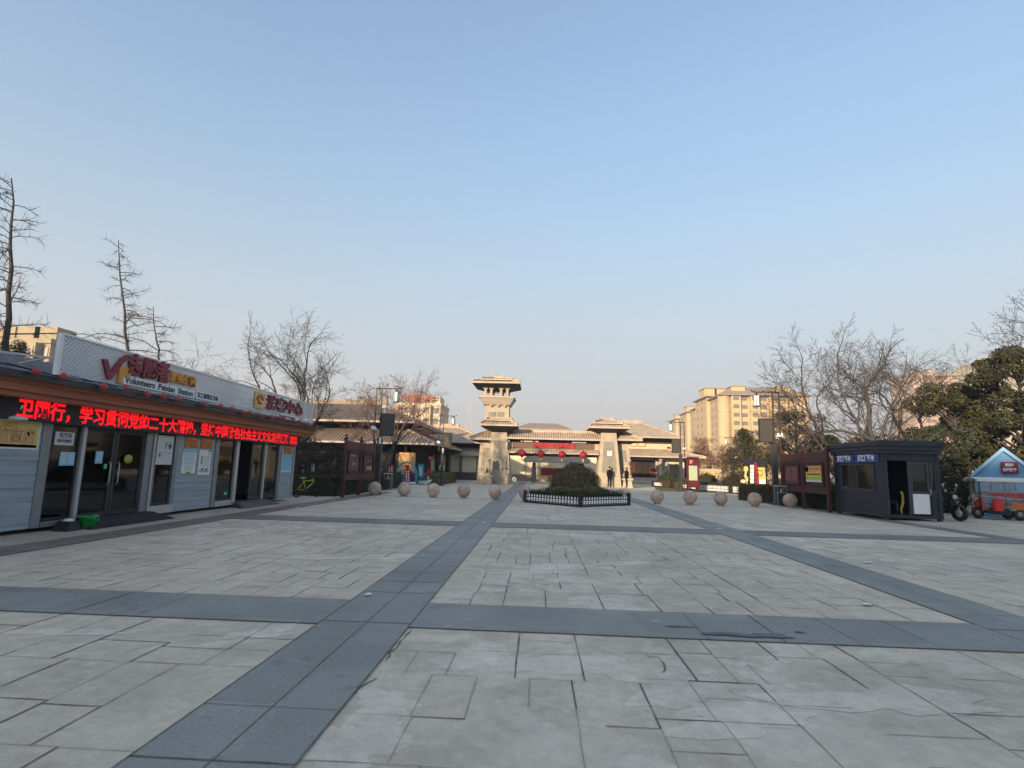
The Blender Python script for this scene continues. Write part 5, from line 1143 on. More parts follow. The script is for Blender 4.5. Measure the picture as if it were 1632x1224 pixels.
# screen wall and court behind the gateway
def rect(px0, py0, px1, py1, Y): a = AY(px0, py0, Y); c = AY(px1, py1, Y); return a[0], c[0], max(0.02, c[1]), a[1]
cw = thing('court_wall', 'sunlit cream court wall seen through the gateway', 'wall', (1.4, 64, .015))
x0, x1, z0, z1 = rect(800, 727, 968, 757, 64)
b = MB(); b.box(-3.9, 8.4, 64, 64.3, .75, 3.45, 0); b.build('wall', m_cream, cw)
b = MB(); b.box(-3.95, 8.45, 63.9, 64.35, .02, .75, 0); b.build('plinth', mat('plinth_brown', (.27, .22, .17), .85), cw)
for px_ in (837, 858, 920): x = AY(px_, 740, 63.9)[0]; b = MB(); b.box(x-.12, x+.12, 63.85, 64.05, .75, 3.1); b.build('post', m_trim, cw)
b = MB(); b.box(-3.95, 8.45, 63.92, 64.38, 3.45, 3.6); b.build('coping', m_trim, cw)
b = MB(); sx0, sx1 = AY(838, 735, 60)[0], AY(938, 735, 60)[0]; roof(b, (sx0-.2, sx1, 59.2, 61), 2.2, (sx0+.3, sx1-.4, 60, 60.2), 2.75, .24, .1, .08)
sg = thing('screen_porch', 'low tiled porch roof on a grey post inside the court', 'porch', (sx0+1, 60, .015)); b.build('roof', TM, sg)
x = AY(851, 750, 59.9)[0]; b = MB(); b.frus((x-.28, x+.28, 59.6, 60.1), .02, (x-.22, x+.22, 59.65, 60.05), 1.75, 0); b.build('post', m_stone2, sg)
b = MB(); b.lathe([(.14, 1.75), (.2, 1.95), (.1, 2.05), (.14, 2.12)], (x, 59.85, 0), 10); b.build('finial', m_wood, sg)
b = MB(); b.box(sx1-.9, sx1-.5, 59.65, 60.1, .02, 2.12); b.build('post', m_stone2, sg)
x0, x1, z0, z1 = rect(861, 745, 921, 760.5, 60.5)
p = MB(); p.box(x0, x1, 60.5, 60.56, z0, z1, 0); p.box(x0+.14, x1-.14, 60.48, 60.5, z0+.13, z1-.13, 1); xm = AY(886.5, 752, 60.5)[0]; zm = (z0+z1)/2
for r_, mi, yy in ((.37, 2, 60.468), (.27, 1, 60.458), (.2, 3, 60.448)): p.prism([(xm+r_*math.cos(t), zm+r_*math.sin(t)) for t in np.linspace(0, 2*math.pi, 21)[:-1]], lambda u, v, w_: (u, yy+w_, v), .012, mi)
p.prism([(xm+(.16 if i % 2 == 0 else .06)*math.sin(i*math.pi/5), zm+(.16 if i % 2 == 0 else .06)*math.cos(i*math.pi/5)) for i in range(10)], lambda u, v, w_: (u, 60.436+w_, v), .012, 2)
tag(p.build('red_banner', [mat('banner_pale', (.6, .42, .3), .6), m_redp, m_gold, m_boarddk]), 'red banner with a gold round emblem inside the court behind the bush', 'banner')
# round no-parking board by the left tower foot
ns = thing('round_sign', 'small round black and white board at the foot of the left tower', 'sign', (-2.0, 49.6, .015))
x, z = AY(819.5, 764, 49.6)
b = MB(); b.prism([(x+.26*math.cos(t), z+.26*math.sin(t)) for t in np.linspace(0, 2*math.pi, 25)[:-1]], lambda u, v, w_: (u, 49.6+w_, v), .04, 0); b.build('board', mat('notice_grey', (.52, .55, .54), .6, .05), ns)
b = MB(); b.tube([(x+.24*math.cos(t), 49.585, z+.24*math.sin(t)) for t in np.linspace(0, 2*math.pi, 25)[:-1]], .03, 5, 0, closed=True); b.bar((x-.2, 49.58, z-.14), (x+.2, 49.58, z+.14), .05, .02); b.bar((x-.13, 49.585, z+.02), (x+.02, 49.585, z+.08), .1, .02); b.bar((x-.14, 49.585, z-.08), (x+.0, 49.585, z-.1), .08, .02); b.bar((x, 49.62, .015), (x, 49.62, z-.2), .04); b.build('symbol', m_black, ns)

# stone lions
def lion(label, loc, rz, s=1.):
    t = thing('stone_lion', label, 'statue', loc, rz, 'stone guardian lions before the towers'); t.scale = (s,)*3
    b = MB(); b.bbox(-.45, .45, -.55, .55, 0, .12, .01); b.frus((-.4, .4, -.5, .5), .12, (-.34, .34, -.44, .44), .62); b.bbox(-.46, .46, -.56, .56, .62, .8, .02); b.box(-.3, .3, -.515, -.49, .02, .1); b.build('pedestal', m_stone, t, True)
    J = dict(pel=(0, .22, 1.12, (.24, .22)), mid=(0, .02, 1.34, (.2, .22)), chest=(0, -.14, 1.6, (.22, .2)), neck=(0, -.17, 1.84, (.2, .2)), head=(0, -.2, 2.06, (.23, .22)), crown=(0, -.16, 2.24, (.16, .15)), muz=(0, -.38, 2.03, (.13, .1)))
    E = [('pel', 'mid'), ('mid', 'chest'), ('chest', 'neck'), ('neck', 'head'), ('head', 'crown'), ('head', 'muz')]
    for q, sg in (('l', 1), ('r', -1)):
        J[q+'hp'] = (.24*sg, .16, 1.05, .15); J[q+'hk'] = (.28*sg, -.1, 1.02, .11); J[q+'hf'] = (.27*sg, -.2, .87, .085); J[q+'fs'] = (.16*sg, -.24, 1.5, .11); J[q+'fe'] = (.17*sg, -.3, 1.15, .085); J[q+'ff'] = (.17*sg, -.4, .87, .09)
        E += [('pel', q+'hp'), (q+'hp', q+'hk'), (q+'hk', q+'hf'), ('chest', q+'fs'), (q+'fs', q+'fe'), (q+'fe', q+'ff')]
    skin('body', J, E, [m_stone], t, lambda c: 0)
    b = MB()
    for i in range(26):
        a = i*2.4; z = 1.72+.55*((i*7) % 26)/26; rr = .235+.03*math.sin(i*3); y = -.13+rr*abs(math.cos(a))*.9-.02
        b.ball((rr*math.sin(a)*1.0, y, z), .075, 8, 6)
    b.build('mane', m_stone, t, True)
    b = MB()
    for sg in (-1, 1): b.ball((.1*sg, -.39, 2.13), .035, 8, 6); b.ball((.19*sg, -.14, 2.22), .06, 8, 6, 0, .6, 1, 1.2)
    b.ball((0, -.5, 2.06), .05, 8, 6); b.ball((0, -.44, 1.93), .08, 8, 6, 0, 1, .8, .5); b.build('face', m_stone, t, True)
    b = MB(); b.ball((.22, -.46, .92), .12, 12, 8); b.build('ball', m_stone, t, True)
    return t
lion('stone guardian lion on a pedestal before the left tower', (AY(776, 770, 49)[0], 49.0, .015), R(8), .98)
lion('stone guardian lion on a pedestal before the right tower', (AY(1000, 775, 50.3)[0], 50.35, .015), R(-6), 1.03)

# left wing beyond the left tower
wl = thing('side_wing', 'low tiled wing with two cream wall bays left of the gate', 'building', (-9, 63, .015))
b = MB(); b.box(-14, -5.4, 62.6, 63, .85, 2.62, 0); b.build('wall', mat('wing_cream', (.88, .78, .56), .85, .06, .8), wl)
b = MB(); b.box(-14, -5.4, 62.5, 63.05, .02, .85, 0); b.box(-7.6, -7.1, 62.4, 62.6, .1, .8, 0); b.build('plinth', mat('plinth_grey', (.12, .105, .095), .85), wl)
for px_ in (716, 734.5, 761): x = AY(px_, 740, 62.5)[0]; b = MB(); b.box(x-.13, x+.13, 62.42, 62.6, .85, 2.7); b.build('post', m_stone2, wl)
b = MB(); roof(b, (-14.5, -5.0, 61.8, 66), 2.75, (-14.5, -5.4, 63.6, 64.4), 3.55, .3, .12); b.build('lower_roof', TM, wl)
b = MB(); b.box(-14, -5.6, 63.6, 64, 3.4, 4.15, 0); b.build('upper_wall', m_wood, wl)
b = MB(); roof(b, (-14.8, -5.4, 62.3, 72), 4.15, (-14, -9.4, 67, 67.4), 6.0, .3, .14); b.box(-11.6, -9.5, 66.9, 67.5, 5.95, 6.45, 0); b.build('roof', TM, wl)

# left hall
TD = [m_tile_shaded, m_wood, m_trim]
hl = thing('tiled_hall', 'large dark timber hall with a two-tier tiled roof behind the notice board', 'building', (-17, 54, .015))
b = MB(); b.box(-28, -11, 48.6, 49, .02, 3.3); b.box(-11.4, -11, 48.6, 64, .02, 3.3); b.build('wall', m_wood, hl)
for i in range(7):
    x = -27+2.68*i; b = MB(); b.lathe([(.2, .02), (.16, .1), (.15, 3.2)], (x, 46.6, 0), 12); b.build('column', m_wood, hl)
for y in (50, 54, 58): b = MB(); b.lathe([(.2, .02), (.16, .1), (.15, 3.2)], (-9.3, y, 0), 12); b.build('column', m_wood, hl)
for i, x in enumerate((-26, -22.5, -19, -15.5)): b = MB(); b.box(x, x+1.5, 48.53, 48.6, .9, 2.6); b.build('window', mat('lattice_window', (.08, .055, .04), .6, .3, 8), hl)
b = MB(); roof(b, (-29, -8.4, 45.6, 64.5), 3.25, (-26, -11.6, 48.9, 60.5), 4.55, .3, .14); b.build('lower_roof', TD, hl)
b = MB(); b.box(-26, -11.8, 48.9, 60.5, 4.2, 5.0); b.build('clerestory', m_wood, hl)
b = MB(); roof(b, (-28, -10.35, 46.6, 62.5), 5.08, (-23, -14.9, 53.4, 54.4), 7.1, .3, .16)
b.box(-22, -15.2, 53.7, 54.1, 7.1, 7.6, 0); b.add([(-15.2, 53.7, 7.1), (-14.7, 53.7, 7.1), (-14.8, 53.7, 8.0), (-15.2, 53.7, 7.6), (-15.2, 54.1, 7.1), (-14.7, 54.1, 7.1), (-14.8, 54.1, 8.0), (-15.2, 54.1, 7.6)], [(0, 1, 2, 3), (7, 6, 5, 4), (1, 5, 6, 2), (2, 6, 7, 3)], 0); b.build('upper_roof', TD, hl)
b = MB()
x0, x1, z0, z1 = rect(636, 721, 660, 752, 45.2); b.box(x0, x1, 45.2, 45.5, .02, z1, 0); tag(b.build('screen_wall', mat('orange_wall', (.55, .32, .12), .8, .08)), 'plain orange-tan screen wall behind the blue arch', 'wall')

# right hall
hr = thing('museum_hall', 'beige two-tier tiled hall with dark red doors right of the gate', 'building', (13, 72, .015))
b = MB(); b.box(8, 10.75, 68, 68.4, .7, 3.3); b.box(13.9, 17.6, 68, 68.4, .7, 3.3); b.box(17.2, 17.6, 68, 82, .7, 3.3); b.box(8, 16.8, 69.5, 69.9, 3.8, 5.4); b.box(16.4, 16.8, 69.9, 80, 3.8, 5.4); b.build('wall', [m_beige], hr)
b = MB(); b.box(9, 18, 66.8, 69, .02, .74); b.box(10, 14.6, 66.2, 66.8, .02, .4); b.build('plinth', m_stone, hr)
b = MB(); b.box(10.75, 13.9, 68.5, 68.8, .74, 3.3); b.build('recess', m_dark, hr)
md = mat('door_dark_red', (.075, .016, .012), .6, .2, 2)
for i in range(4): x = 10.8+.78*i; b = MB(); b.box(x, x+.75, 68.36, 68.42, .76, 2.72 if i < 3 else 1.9); b.build('door', md if i in (0, 3) else m_wood, hr)
b = MB(); b.box(10.55, 10.75, 67.85, 68.1, .74, 2.95); b.box(13.85, 14.05, 67.85, 68.1, .74, 2.95); b.box(10.75, 13.85, 67.9, 68.1, 2.78, 2.95); b.build('door_frame', m_trim, hr)
for x in (14.2, 17.6): b = MB(); b.lathe([(.16, .74), (.13, .9), (.13, 2.9)], (x, 66.9, 0), 10); b.frus((x-.13, x+.13, 66.77, 67.03), 2.8, (x-.3, x+.3, 66.7, 67.1), 3.08); b.build('column', m_trim, hr)
for x0, x1, z0, z1 in ((14.3, 15.3, 1.7, 2.7), (15.5, 16.9, 1.0, 2.4)): b = MB(); b.box(x0, x1, 67.93, 68.0, z0, z1); b.build('window', mat('pale_window', (.33, .34, .30), .5, .1) if z0 > 1.5 else mat('brown_brick', (.16, .13, .11), .8, .15, 6), hr)
for x0, x1, z0, z1 in ((11.1, 11.9, 4.4, 4.95), (12.1, 13.0, 4.4, 4.95)): b = MB(); b.box(x0, x1, 69.43, 69.5, z0, z1); f_ = b.build('window', mat('window_ochre', (.26, .19, .06), .7), hr); b = MB(); b.box(x0+.08, x1-.08, 69.41, 69.43, z0+.08, z1-.08); b.build('pane', m_beige, f_)
b = MB(); roof(b, (7.5, 19.2, 66, 84), 3.22, (8.3, 15.4, 69.4, 80), 4.15, .3, .14); b.build('lower_roof', TM, hr)
b = MB(); b.box(8, 16, 69, 80, 5.0, 5.5); b.build('eave_frame', m_wood, hr)
b = MB(); roof(b, (7.8, 17.0, 67, 82), 5.5, (9, 13.4, 74, 75), 7.6, .3, .14); b.box(10.9, 13.5, 74.2, 74.7, 7.5, 8.05, 0); b.build('upper_roof', TM, hr)
p = MB(); p.box(10.9, 13.2, 67.84, 67.9, 2.96, 3.2, 0); o = tag(p.build('name_board', m_boarddk), 'dark name board over the museum hall doors', 'sign'); text('lettering', '汉文化博物馆', .24, (12.0, 67.83, 3.08), '-y', mat('dim_gold', (.2, .12, .06), .6), o, .004, .004, width=1.7)
b = MB(); b.box(14.0, 14.4, 67.5, 67.56, .9, 2.6); o = tag(b.build('couplet_board', mat('couplet_gold', (.34, .19, .05), .6)), 'upright gold couplet board with pale characters at the museum hall door', 'sign'); text('lettering', '沛\n县\n博\n物\n馆', .3, (14.2, 67.49, 1.75), '-y', m_paper, o, .006, .004)
p = MB(); x0, x1, z0, z1 = rect(1063, 712, 1068, 716, 69.3); p.box(x0, x1, 69.3, 69.36, z0, z1); tag(p.build('wall_plaque', m_boarddk), 'tiny dark red plaque on the upper wall of the museum hall', 'plaque')

# ------------------------------------------------------------------ coloured cut-outs on the left
m_cyan = mat('cutout_cyan', (.03, .28, .40), .5, .06); m_cobalt = mat('cutout_blue', (.02, .19, .36), .5, .06); m_cred = mat('cutout_red', (.27, .016, .03), .5, .08); m_cnavy = mat('cutout_navy', (.05, .04, .17), .5, .1); m_cdk = mat('cutout_dark', (.015, .02, .03), .5); m_pale = mat('cutout_pale', (.20, .45, .50), .5)
def cut(name, label, Y, outline, m, cat='cut-out panel', dots=None, th=.07, extra=None):
    """flat display panel with its own thickness standing on the ground; outline in photo pixels at depth Y"""
    P = [AY(x, y, Y) for x, y in outline]; zmin = min(z for _, z in P); P = [(x, z) for x, z in P]
    b = MB(); b.prism(P[::-1], lambda u, v, w_: (u, Y-w_, v), th, 0); ms = [m]
    if zmin > .06: xm = sum(p[0] for p in P)/len(P); b.box(xm-.06, xm+.06, Y+.002, Y+.06, .015, zmin+.15, 0)
    if dots:
        ms.append(m_white)
        for x, y, r in dots: u, v = AY(x, y, Y); b.prism([(u+r*math.cos(t), v+r*math.sin(t)) for t in np.linspace(0, -2*math.pi, 9)[:-1]], lambda a, c, w_: (a, Y-th-w_, c), .012, 1)
    if extra:
        for o_, mm in extra:
            ms.append(mm); Q = [AY(x, y, Y) for x, y in o_]; b.prism([(x, z) for x, z in Q][::-1], lambda a, c, w_: (a, Y-th-w_, c), .015, len(ms)-1)
    return tag(b.build(name, ms), label, cat)
arc = lambda cx, cy, rx, ry, a0, a1, n=14: [(cx+rx*math.cos(R(a0+(a1-a0)*i/n)), cy-ry*math.sin(R(a0+(a1-a0)*i/n))) for i in range(n+1)]
cut('cutout_arch', 'blue arch shaped cut-out panel around the coloured vases', 42, [(632, 770)]+arc(648.5, 752, 16.5, 16.5, 180, 0)+[(665, 770), (662, 770)]+arc(648.5, 752, 13.2, 13.6, 0, 180)+[(635, 770)], m_cyan)
cut('vase_panel', 'bright blue vase cut-out at the left inside the blue arch', 41.9, [(637, 769), (636.5, 764), (640, 757), (640, 752), (638.5, 749), (645, 749), (643.5, 752), (643.5, 757), (646, 764), (645.5, 769)], m_cobalt, extra=[([(639.5, 756), (640, 750), (643.5, 750), (644, 756)], m_pale)])
cut('vase_panel', 'red dotted vase cut-out in the middle of the blue arch', 41.7, [(645, 770), (644.5, 752), (647.5, 747), (646, 741), (652.5, 741), (651.5, 747), (655, 752), (654, 770)], m_cred, dots=[(648+3.4*(i % 2), 751.5+3.4*(i//2), .055) for i in range(10)])
cut('vase_panel', 'dark purple vase cut-out at the right inside the blue arch', 41.95, [(654.5, 769), (653, 755), (655, 748.5), (657, 753), (661, 754), (661.5, 762), (660, 769)], m_cnavy)
cut('back_panel', 'black low back panel inside the blue arch', 42.1, [(634, 769.5), (634, 753), (640, 750), (640, 769.5)], m_cdk)
cut('scalloped_board', 'low blue and white scalloped base board in front of the blue arch', 41.5, [(633, 772.3)]+[(633+i*.75, 767.6 if i % 2 else 769.6) for i in range(40)]+[(662.5, 772.3)], m_white, 'base board', extra=[([(633, 770.6), (662.5, 770.6), (662.5, 771.6), (633, 771.6)], m_cobalt)])
cut('text_panel', 'upright blue panel with white dot characters right of the arch', 42.3, [(666.5, 761), (666.5, 740.5), (669, 739), (675.5, 740), (676, 761)], m_cobalt, dots=[(669.5+2.6*(i % 2), 744.5+2.5*(i//2), .05) for i in range(12)])
cut('vase_panel', 'red lobed vase cut-out on a white foot near the left hall corner', 42.6, [(681, 764), (682, 758), (678.5, 755), (680.5, 749), (683, 746), (685.5, 748), (687, 755), (683.5, 758), (684, 764)], m_cred, extra=[([(681.3, 764), (681.8, 759), (683.6, 759), (684, 764)], m_white)])
cut('scalloped_board', 'white boat shaped base board under the red lobed vase', 42.2, [(667, 770.6), (667, 766.5), (679, 766.2), (689, 764), (687, 767), (684, 770.6)], m_white, 'base board', extra=[([(667, 768), (687, 767.4), (685, 768.4), (667, 769.2)], m_cobalt)])
cut('text_panel', 'rounded red panel with white dot characters left of the arch', 43, [(617.5, 765), (617, 748), (619, 742), (625, 740), (628.5, 744), (629, 765)], m_cred, dots=[(621+4*(i % 2), 745+3*(i//2), .05) for i in range(8)])
cut('flask_panel', 'blue triangular flask cut-out left of the red panel', 42.8, [(603, 765), (607, 753), (609, 745), (611.5, 745), (612, 752), (614, 765)], m_cobalt)
cut('sign_post', 'small white character board on a dark post by the left hedge', 38, [(598.5, 768), (598.5, 745), (601.5, 745), (601.5, 768)], m_white, 'sign')
m_hutr = mat('hut_red', (.15, .02, .03), .6)
cut('info_panel', 'narrow dark red panel with a pale green chart under the left hall eave', 47.6, [(684, 765), (684, 727), (693.5, 727), (693.5, 765)], m_hutr, 'notice', extra=[([(687, 751), (687, 733), (692.5, 733), (692.5, 751)], mat('chart_green', (.30, .36, .22), .6))])
ts = thing('stone_post', 'grey post with a pale round cap beside the left hall corner', 'post', (AY(704, 760, 50)[0], 50, .015))
x = AY(704, 760, 50)[0]; b = MB(); b.lathe([(.26, .015), (.22, .2), (.2, 1.0), (.24, 1.1)], (x, 50, 0), 12); b.build('post', m_stone2, ts); b = MB(); b.lathe([(.24, 1.1), (.2, 1.5), (.1, 1.62)], (x, 50, 0), 12); b.build('cap', m_white, ts)

# ------------------------------------------------------------------ right side signs, fences and hedges
mb_ = thing('map_board', 'tall red map board with a pale green plan beside the right hall', 'map board', (11.85, 44, .015))
m_mr = mat('map_red', (.085, .012, .02), .5, .1)
b = MB(); b.box(11.36, 12.12, 43.9, 44.3, .35, 2.5, 0); b.build('cabinet', m_mr, mb_)
b = MB(); b.box(11.42, 12.06, 43.87, 43.9, .88, 1.98); b.build('plan', mat('plan_green', (.33, .39, .27), .5, .12, 4), mb_)
b = MB(); b.box(11.34, 11.42, 43.86, 44.34, .015, 2.52); b.box(12.1, 12.2, 43.86, 44.36, .015, 2.56); b.build('post', m_mr, mb_)
b = MB(); b.frus((11.3, 12.24, 43.8, 44.4), 2.52, (11.4, 12.14, 43.9, 44.3), 2.64); b.build('cap', m_mr, mb_)
text('lettering', '旅', .26, (11.62, 43.89, 2.25), '-y', m_or2, mb_, .01, .004)
sd = thing('display_board', 'open air display with a dark banner, red slanted beam and yellow figures', 'display', (15.6, 42, .015))
def part(name, px_, m, Y=42, th=.12):
    P = [AY(x, y, Y) for x, y in px_]; b = MB(); b.prism(P[::-1], lambda u, v, w_: (u, Y-w_, v), th, 0); return b.build(name, m, sd)
part('banner', [(1184.6, 738), (1184.6, 731.5), (1222, 730), (1222, 741), (1206, 741.5), (1184.6, 738)][:5], mat('banner_navy', (.018, .018, .035), .5))
part('wave', arc(1188, 747.5, 3.3, 4.6, 250, -60)+[(1188.5, 757), (1191.5, 763), (1190, 771.5), (1187.2, 771.5), (1187.8, 764), (1185.6, 759), (1187, 752)], m_yel)
for i in range(5): part('letter_block', [(1195.3, 741+6*i), (1200.2, 741+6*i), (1200.6, 746.2+6*i), (1195.6, 746.2+6*i)], m_white, 41.95)
part('letter_post', [(1194.4, 740), (1201, 740), (1201.6, 772), (1195, 772)], m_black, 42, .04)
part('beam', [(1201, 738), (1205, 736.5), (1209, 776), (1205, 776)], m_cred, 41.9)
pp = part('poster', [(1205.8, 745), (1218, 745), (1219.6, 771), (1207.5, 771)], m_yel, 42.1)
P = [AY(x, y, 41.97) for x, y in arc(1211.5, 754.5, 3.2, 4, 170, 380)]; b = MB(); b.tube([(x, 41.96, z) for x, z in P], .025, 5); P = [AY(x, y, 41.97) for x, y in ((1207, 749), (1210, 750), (1212, 751), (1214, 749.6), (1215.5, 749))]; b.tube([(x, 41.96, z) for x, z in P], .025, 5); b.build('line_drawing', m_ink, pp)
P = [AY(x, y, 41.97) for x, y in ((1207.2, 765), (1219.3, 764.5), (1219.7, 771), (1207.5, 771))]; b = MB(); b.prism(P[::-1], lambda u, v, w_: (u, 41.985-w_, v), .012); b.build('poster_foot', m_white, pp)
part('pebble', arc(1182.8, 767, 3.2, 3, 0, 360)[:-1], mat('pale_pink', (.62, .5, .4), .6), 41.8, .3)
part('strut', [(1184.8, 741), (1186, 741), (1186, 774), (1184.8, 774)], m_black, 42.15); part('strut', [(1220.6, 741), (1221.8, 741), (1222, 774), (1220.8, 774)], m_black, 42.15)
# long black and white fence in front of the right lawn
rf = thing('garden_fence', 'low black fence with white pickets curving along the right hedge', 'fence', (13, 46, .015))
pts = [G(1040, 776), G(1056, 777.2), G(1071, 778.4), G(1091, 780.5), G(1110, 782.5)]
for p0, p1 in zip(pts[:-1], pts[1:]):
    for zz, w_ in ((.46, .05), (.12, .055), (.27, .03)): b = MB(); b.bar((*p0, zz), (*p1, zz), w_, w_); b.build('rail', m_black, rf)
    b = MB(); b.bar((p0[0], p0[1]+.03, .3), (p1[0], p1[1]+.03, .3), .03, .3); b.build('picket_panel', m_white, rf)
for p0 in pts: b = MB(); b.bbox(p0[0]-.06, p0[0]+.06, p0[1]-.06, p0[1]+.06, .015, .58, .02); b.build('post', m_black, rf)
picket_run(pts[-1], G(1163, 786.6), rf, .16, .52); picket_run(G(1168, 787), G(1184, 788.4), rf, .16, .52)
p0 = G(1165.5, 786.8); b = MB(); b.bbox(p0[0]-.2, p0[0]+.2, p0[1]-.1, p0[1]+.1, .015, .6, .02); b.build('post', m_black, rf)
# stone edge and hedges
hd = lambda *a, **k: hedge(*a, **k)
def hedge_along(label, p0, p1, dep, h, seed, mt, dens, leaf, off=.2):
    L = math.dist(p0, p1); a_ = math.atan2(p1[1]-p0[1], p1[0]-p0[0]); o = hedge(label, 0, L, 0, dep, h, seed, mt, dens, leaf)
    nx, ny = -math.sin(a_), math.cos(a_); k = off+dep/2
    o.rotation_euler = (0, 0, a_); o.location = ((p0[0]+p1[0])/2+nx*k, (p0[1]+p1[1])/2+ny*k, 0); return o
hedge_along('clipped hedge with a sunlit top behind the open part of the right garden fence', pts[0], pts[-1], 2.2, .6, 21, m_dry, 110, .1)
hedge_along('dark hedge behind the white pickets below the yellow display', pts[-1], G(1190, 788.8), 1.6, .66, 22, m_hedge, 160, .09)
hd('brown-green clipped hedge by the bollards left of the right lamp', 11.35, 15.6, 30.2, 33.2, .82, 23, m_dry, 300, .075)
hd('low dark shrub bed behind the right notice board', 12.3, 15.5, 24.3, 29.6, .9, 24, m_hedge, 200, .09)
hd('dark clipped hedge behind the bicycle and left notice board', -11.6, -8.75, 24.6, 36.8, .92, 25, m_hedge, 240, .07)
hd('dark green hedge in front of the left hall corner', -9.6, -7.4, 43.8, 51.5, .85, 26, m_ygreen, 160, .09)
hd('green hedge strip beneath the coloured cut-outs', -14.5, -9.3, 43.6, 45.4, .5, 27, m_hedge, 120, .09)
for (px_, Y, r, h, lb) in ((1068, 56, 1.35, 1.55, 'dark rounded shrub by the museum hall steps'), (1081, 52, .75, 1.15, 'small dark rounded shrub between the two poles of the far right lamp'), (1126, 58, 1.3, 1.5, 'dark rounded shrub just right of the red map board'), (1172, 52, 1.55, 1.45, 'wide dark rounded shrub left of the yellow display')):
    dome_bush(lb, (AY(px_, 760, Y)[0], Y), r, h, 40+px_, m_hedge, 2600, .12, .05)
yw = thing('garden_wall', 'small yellow garden wall with a white coping among the right trees', 'wall', (AY(1136, 760, 66)[0], 66, .015)); x0, x1 = AY(1119, 760, 66)[0], AY(1149, 760, 66)[0]
b = MB(); b.box(x0, x1, 66, 66.3, .02, 1.6); b.build('wall', mat('yellow_wall', (.62, .42, .12), .8), yw); b = MB(); b.box(x0-.15, x1+.15, 65.9, 66.4, 1.6, 1.95); b.box(x1-.4, x1+.1, 65.88, 66.36, .02, 1.6); b.build('coping', m_stone, yw)
for px_, lb in ((1130, 'left one of two dark little figures standing before the yellow garden wall'), (1136.5, 'right one of two dark little figures standing before the yellow garden wall')):
    t = thing('garden_statue', lb, 'statue', (AY(px_, 766, 62)[0], 62, .015), R(20 if px_ < 1133 else -30)); 
    J = dict(pel=(0, 0, .55, (.12, .1)), ch=(0, 0, .85, (.15, .11)), nk=(0, 0, 1.02, .06), hd=(0, -.02, 1.18, .12), la=(.22, -.1, .75, .05), ra=(-.22, -.12, .95, .05), ll=(.09, 0, .05, .07), rl=(-.09, .02, .05, .07))
    skin('body', J, [('pel', 'ch'), ('ch', 'nk'), ('nk', 'hd'), ('ch', 'la'), ('ch', 'ra'), ('pel', 'll'), ('pel', 'rl')], [m_black], t, lambda c: 0)

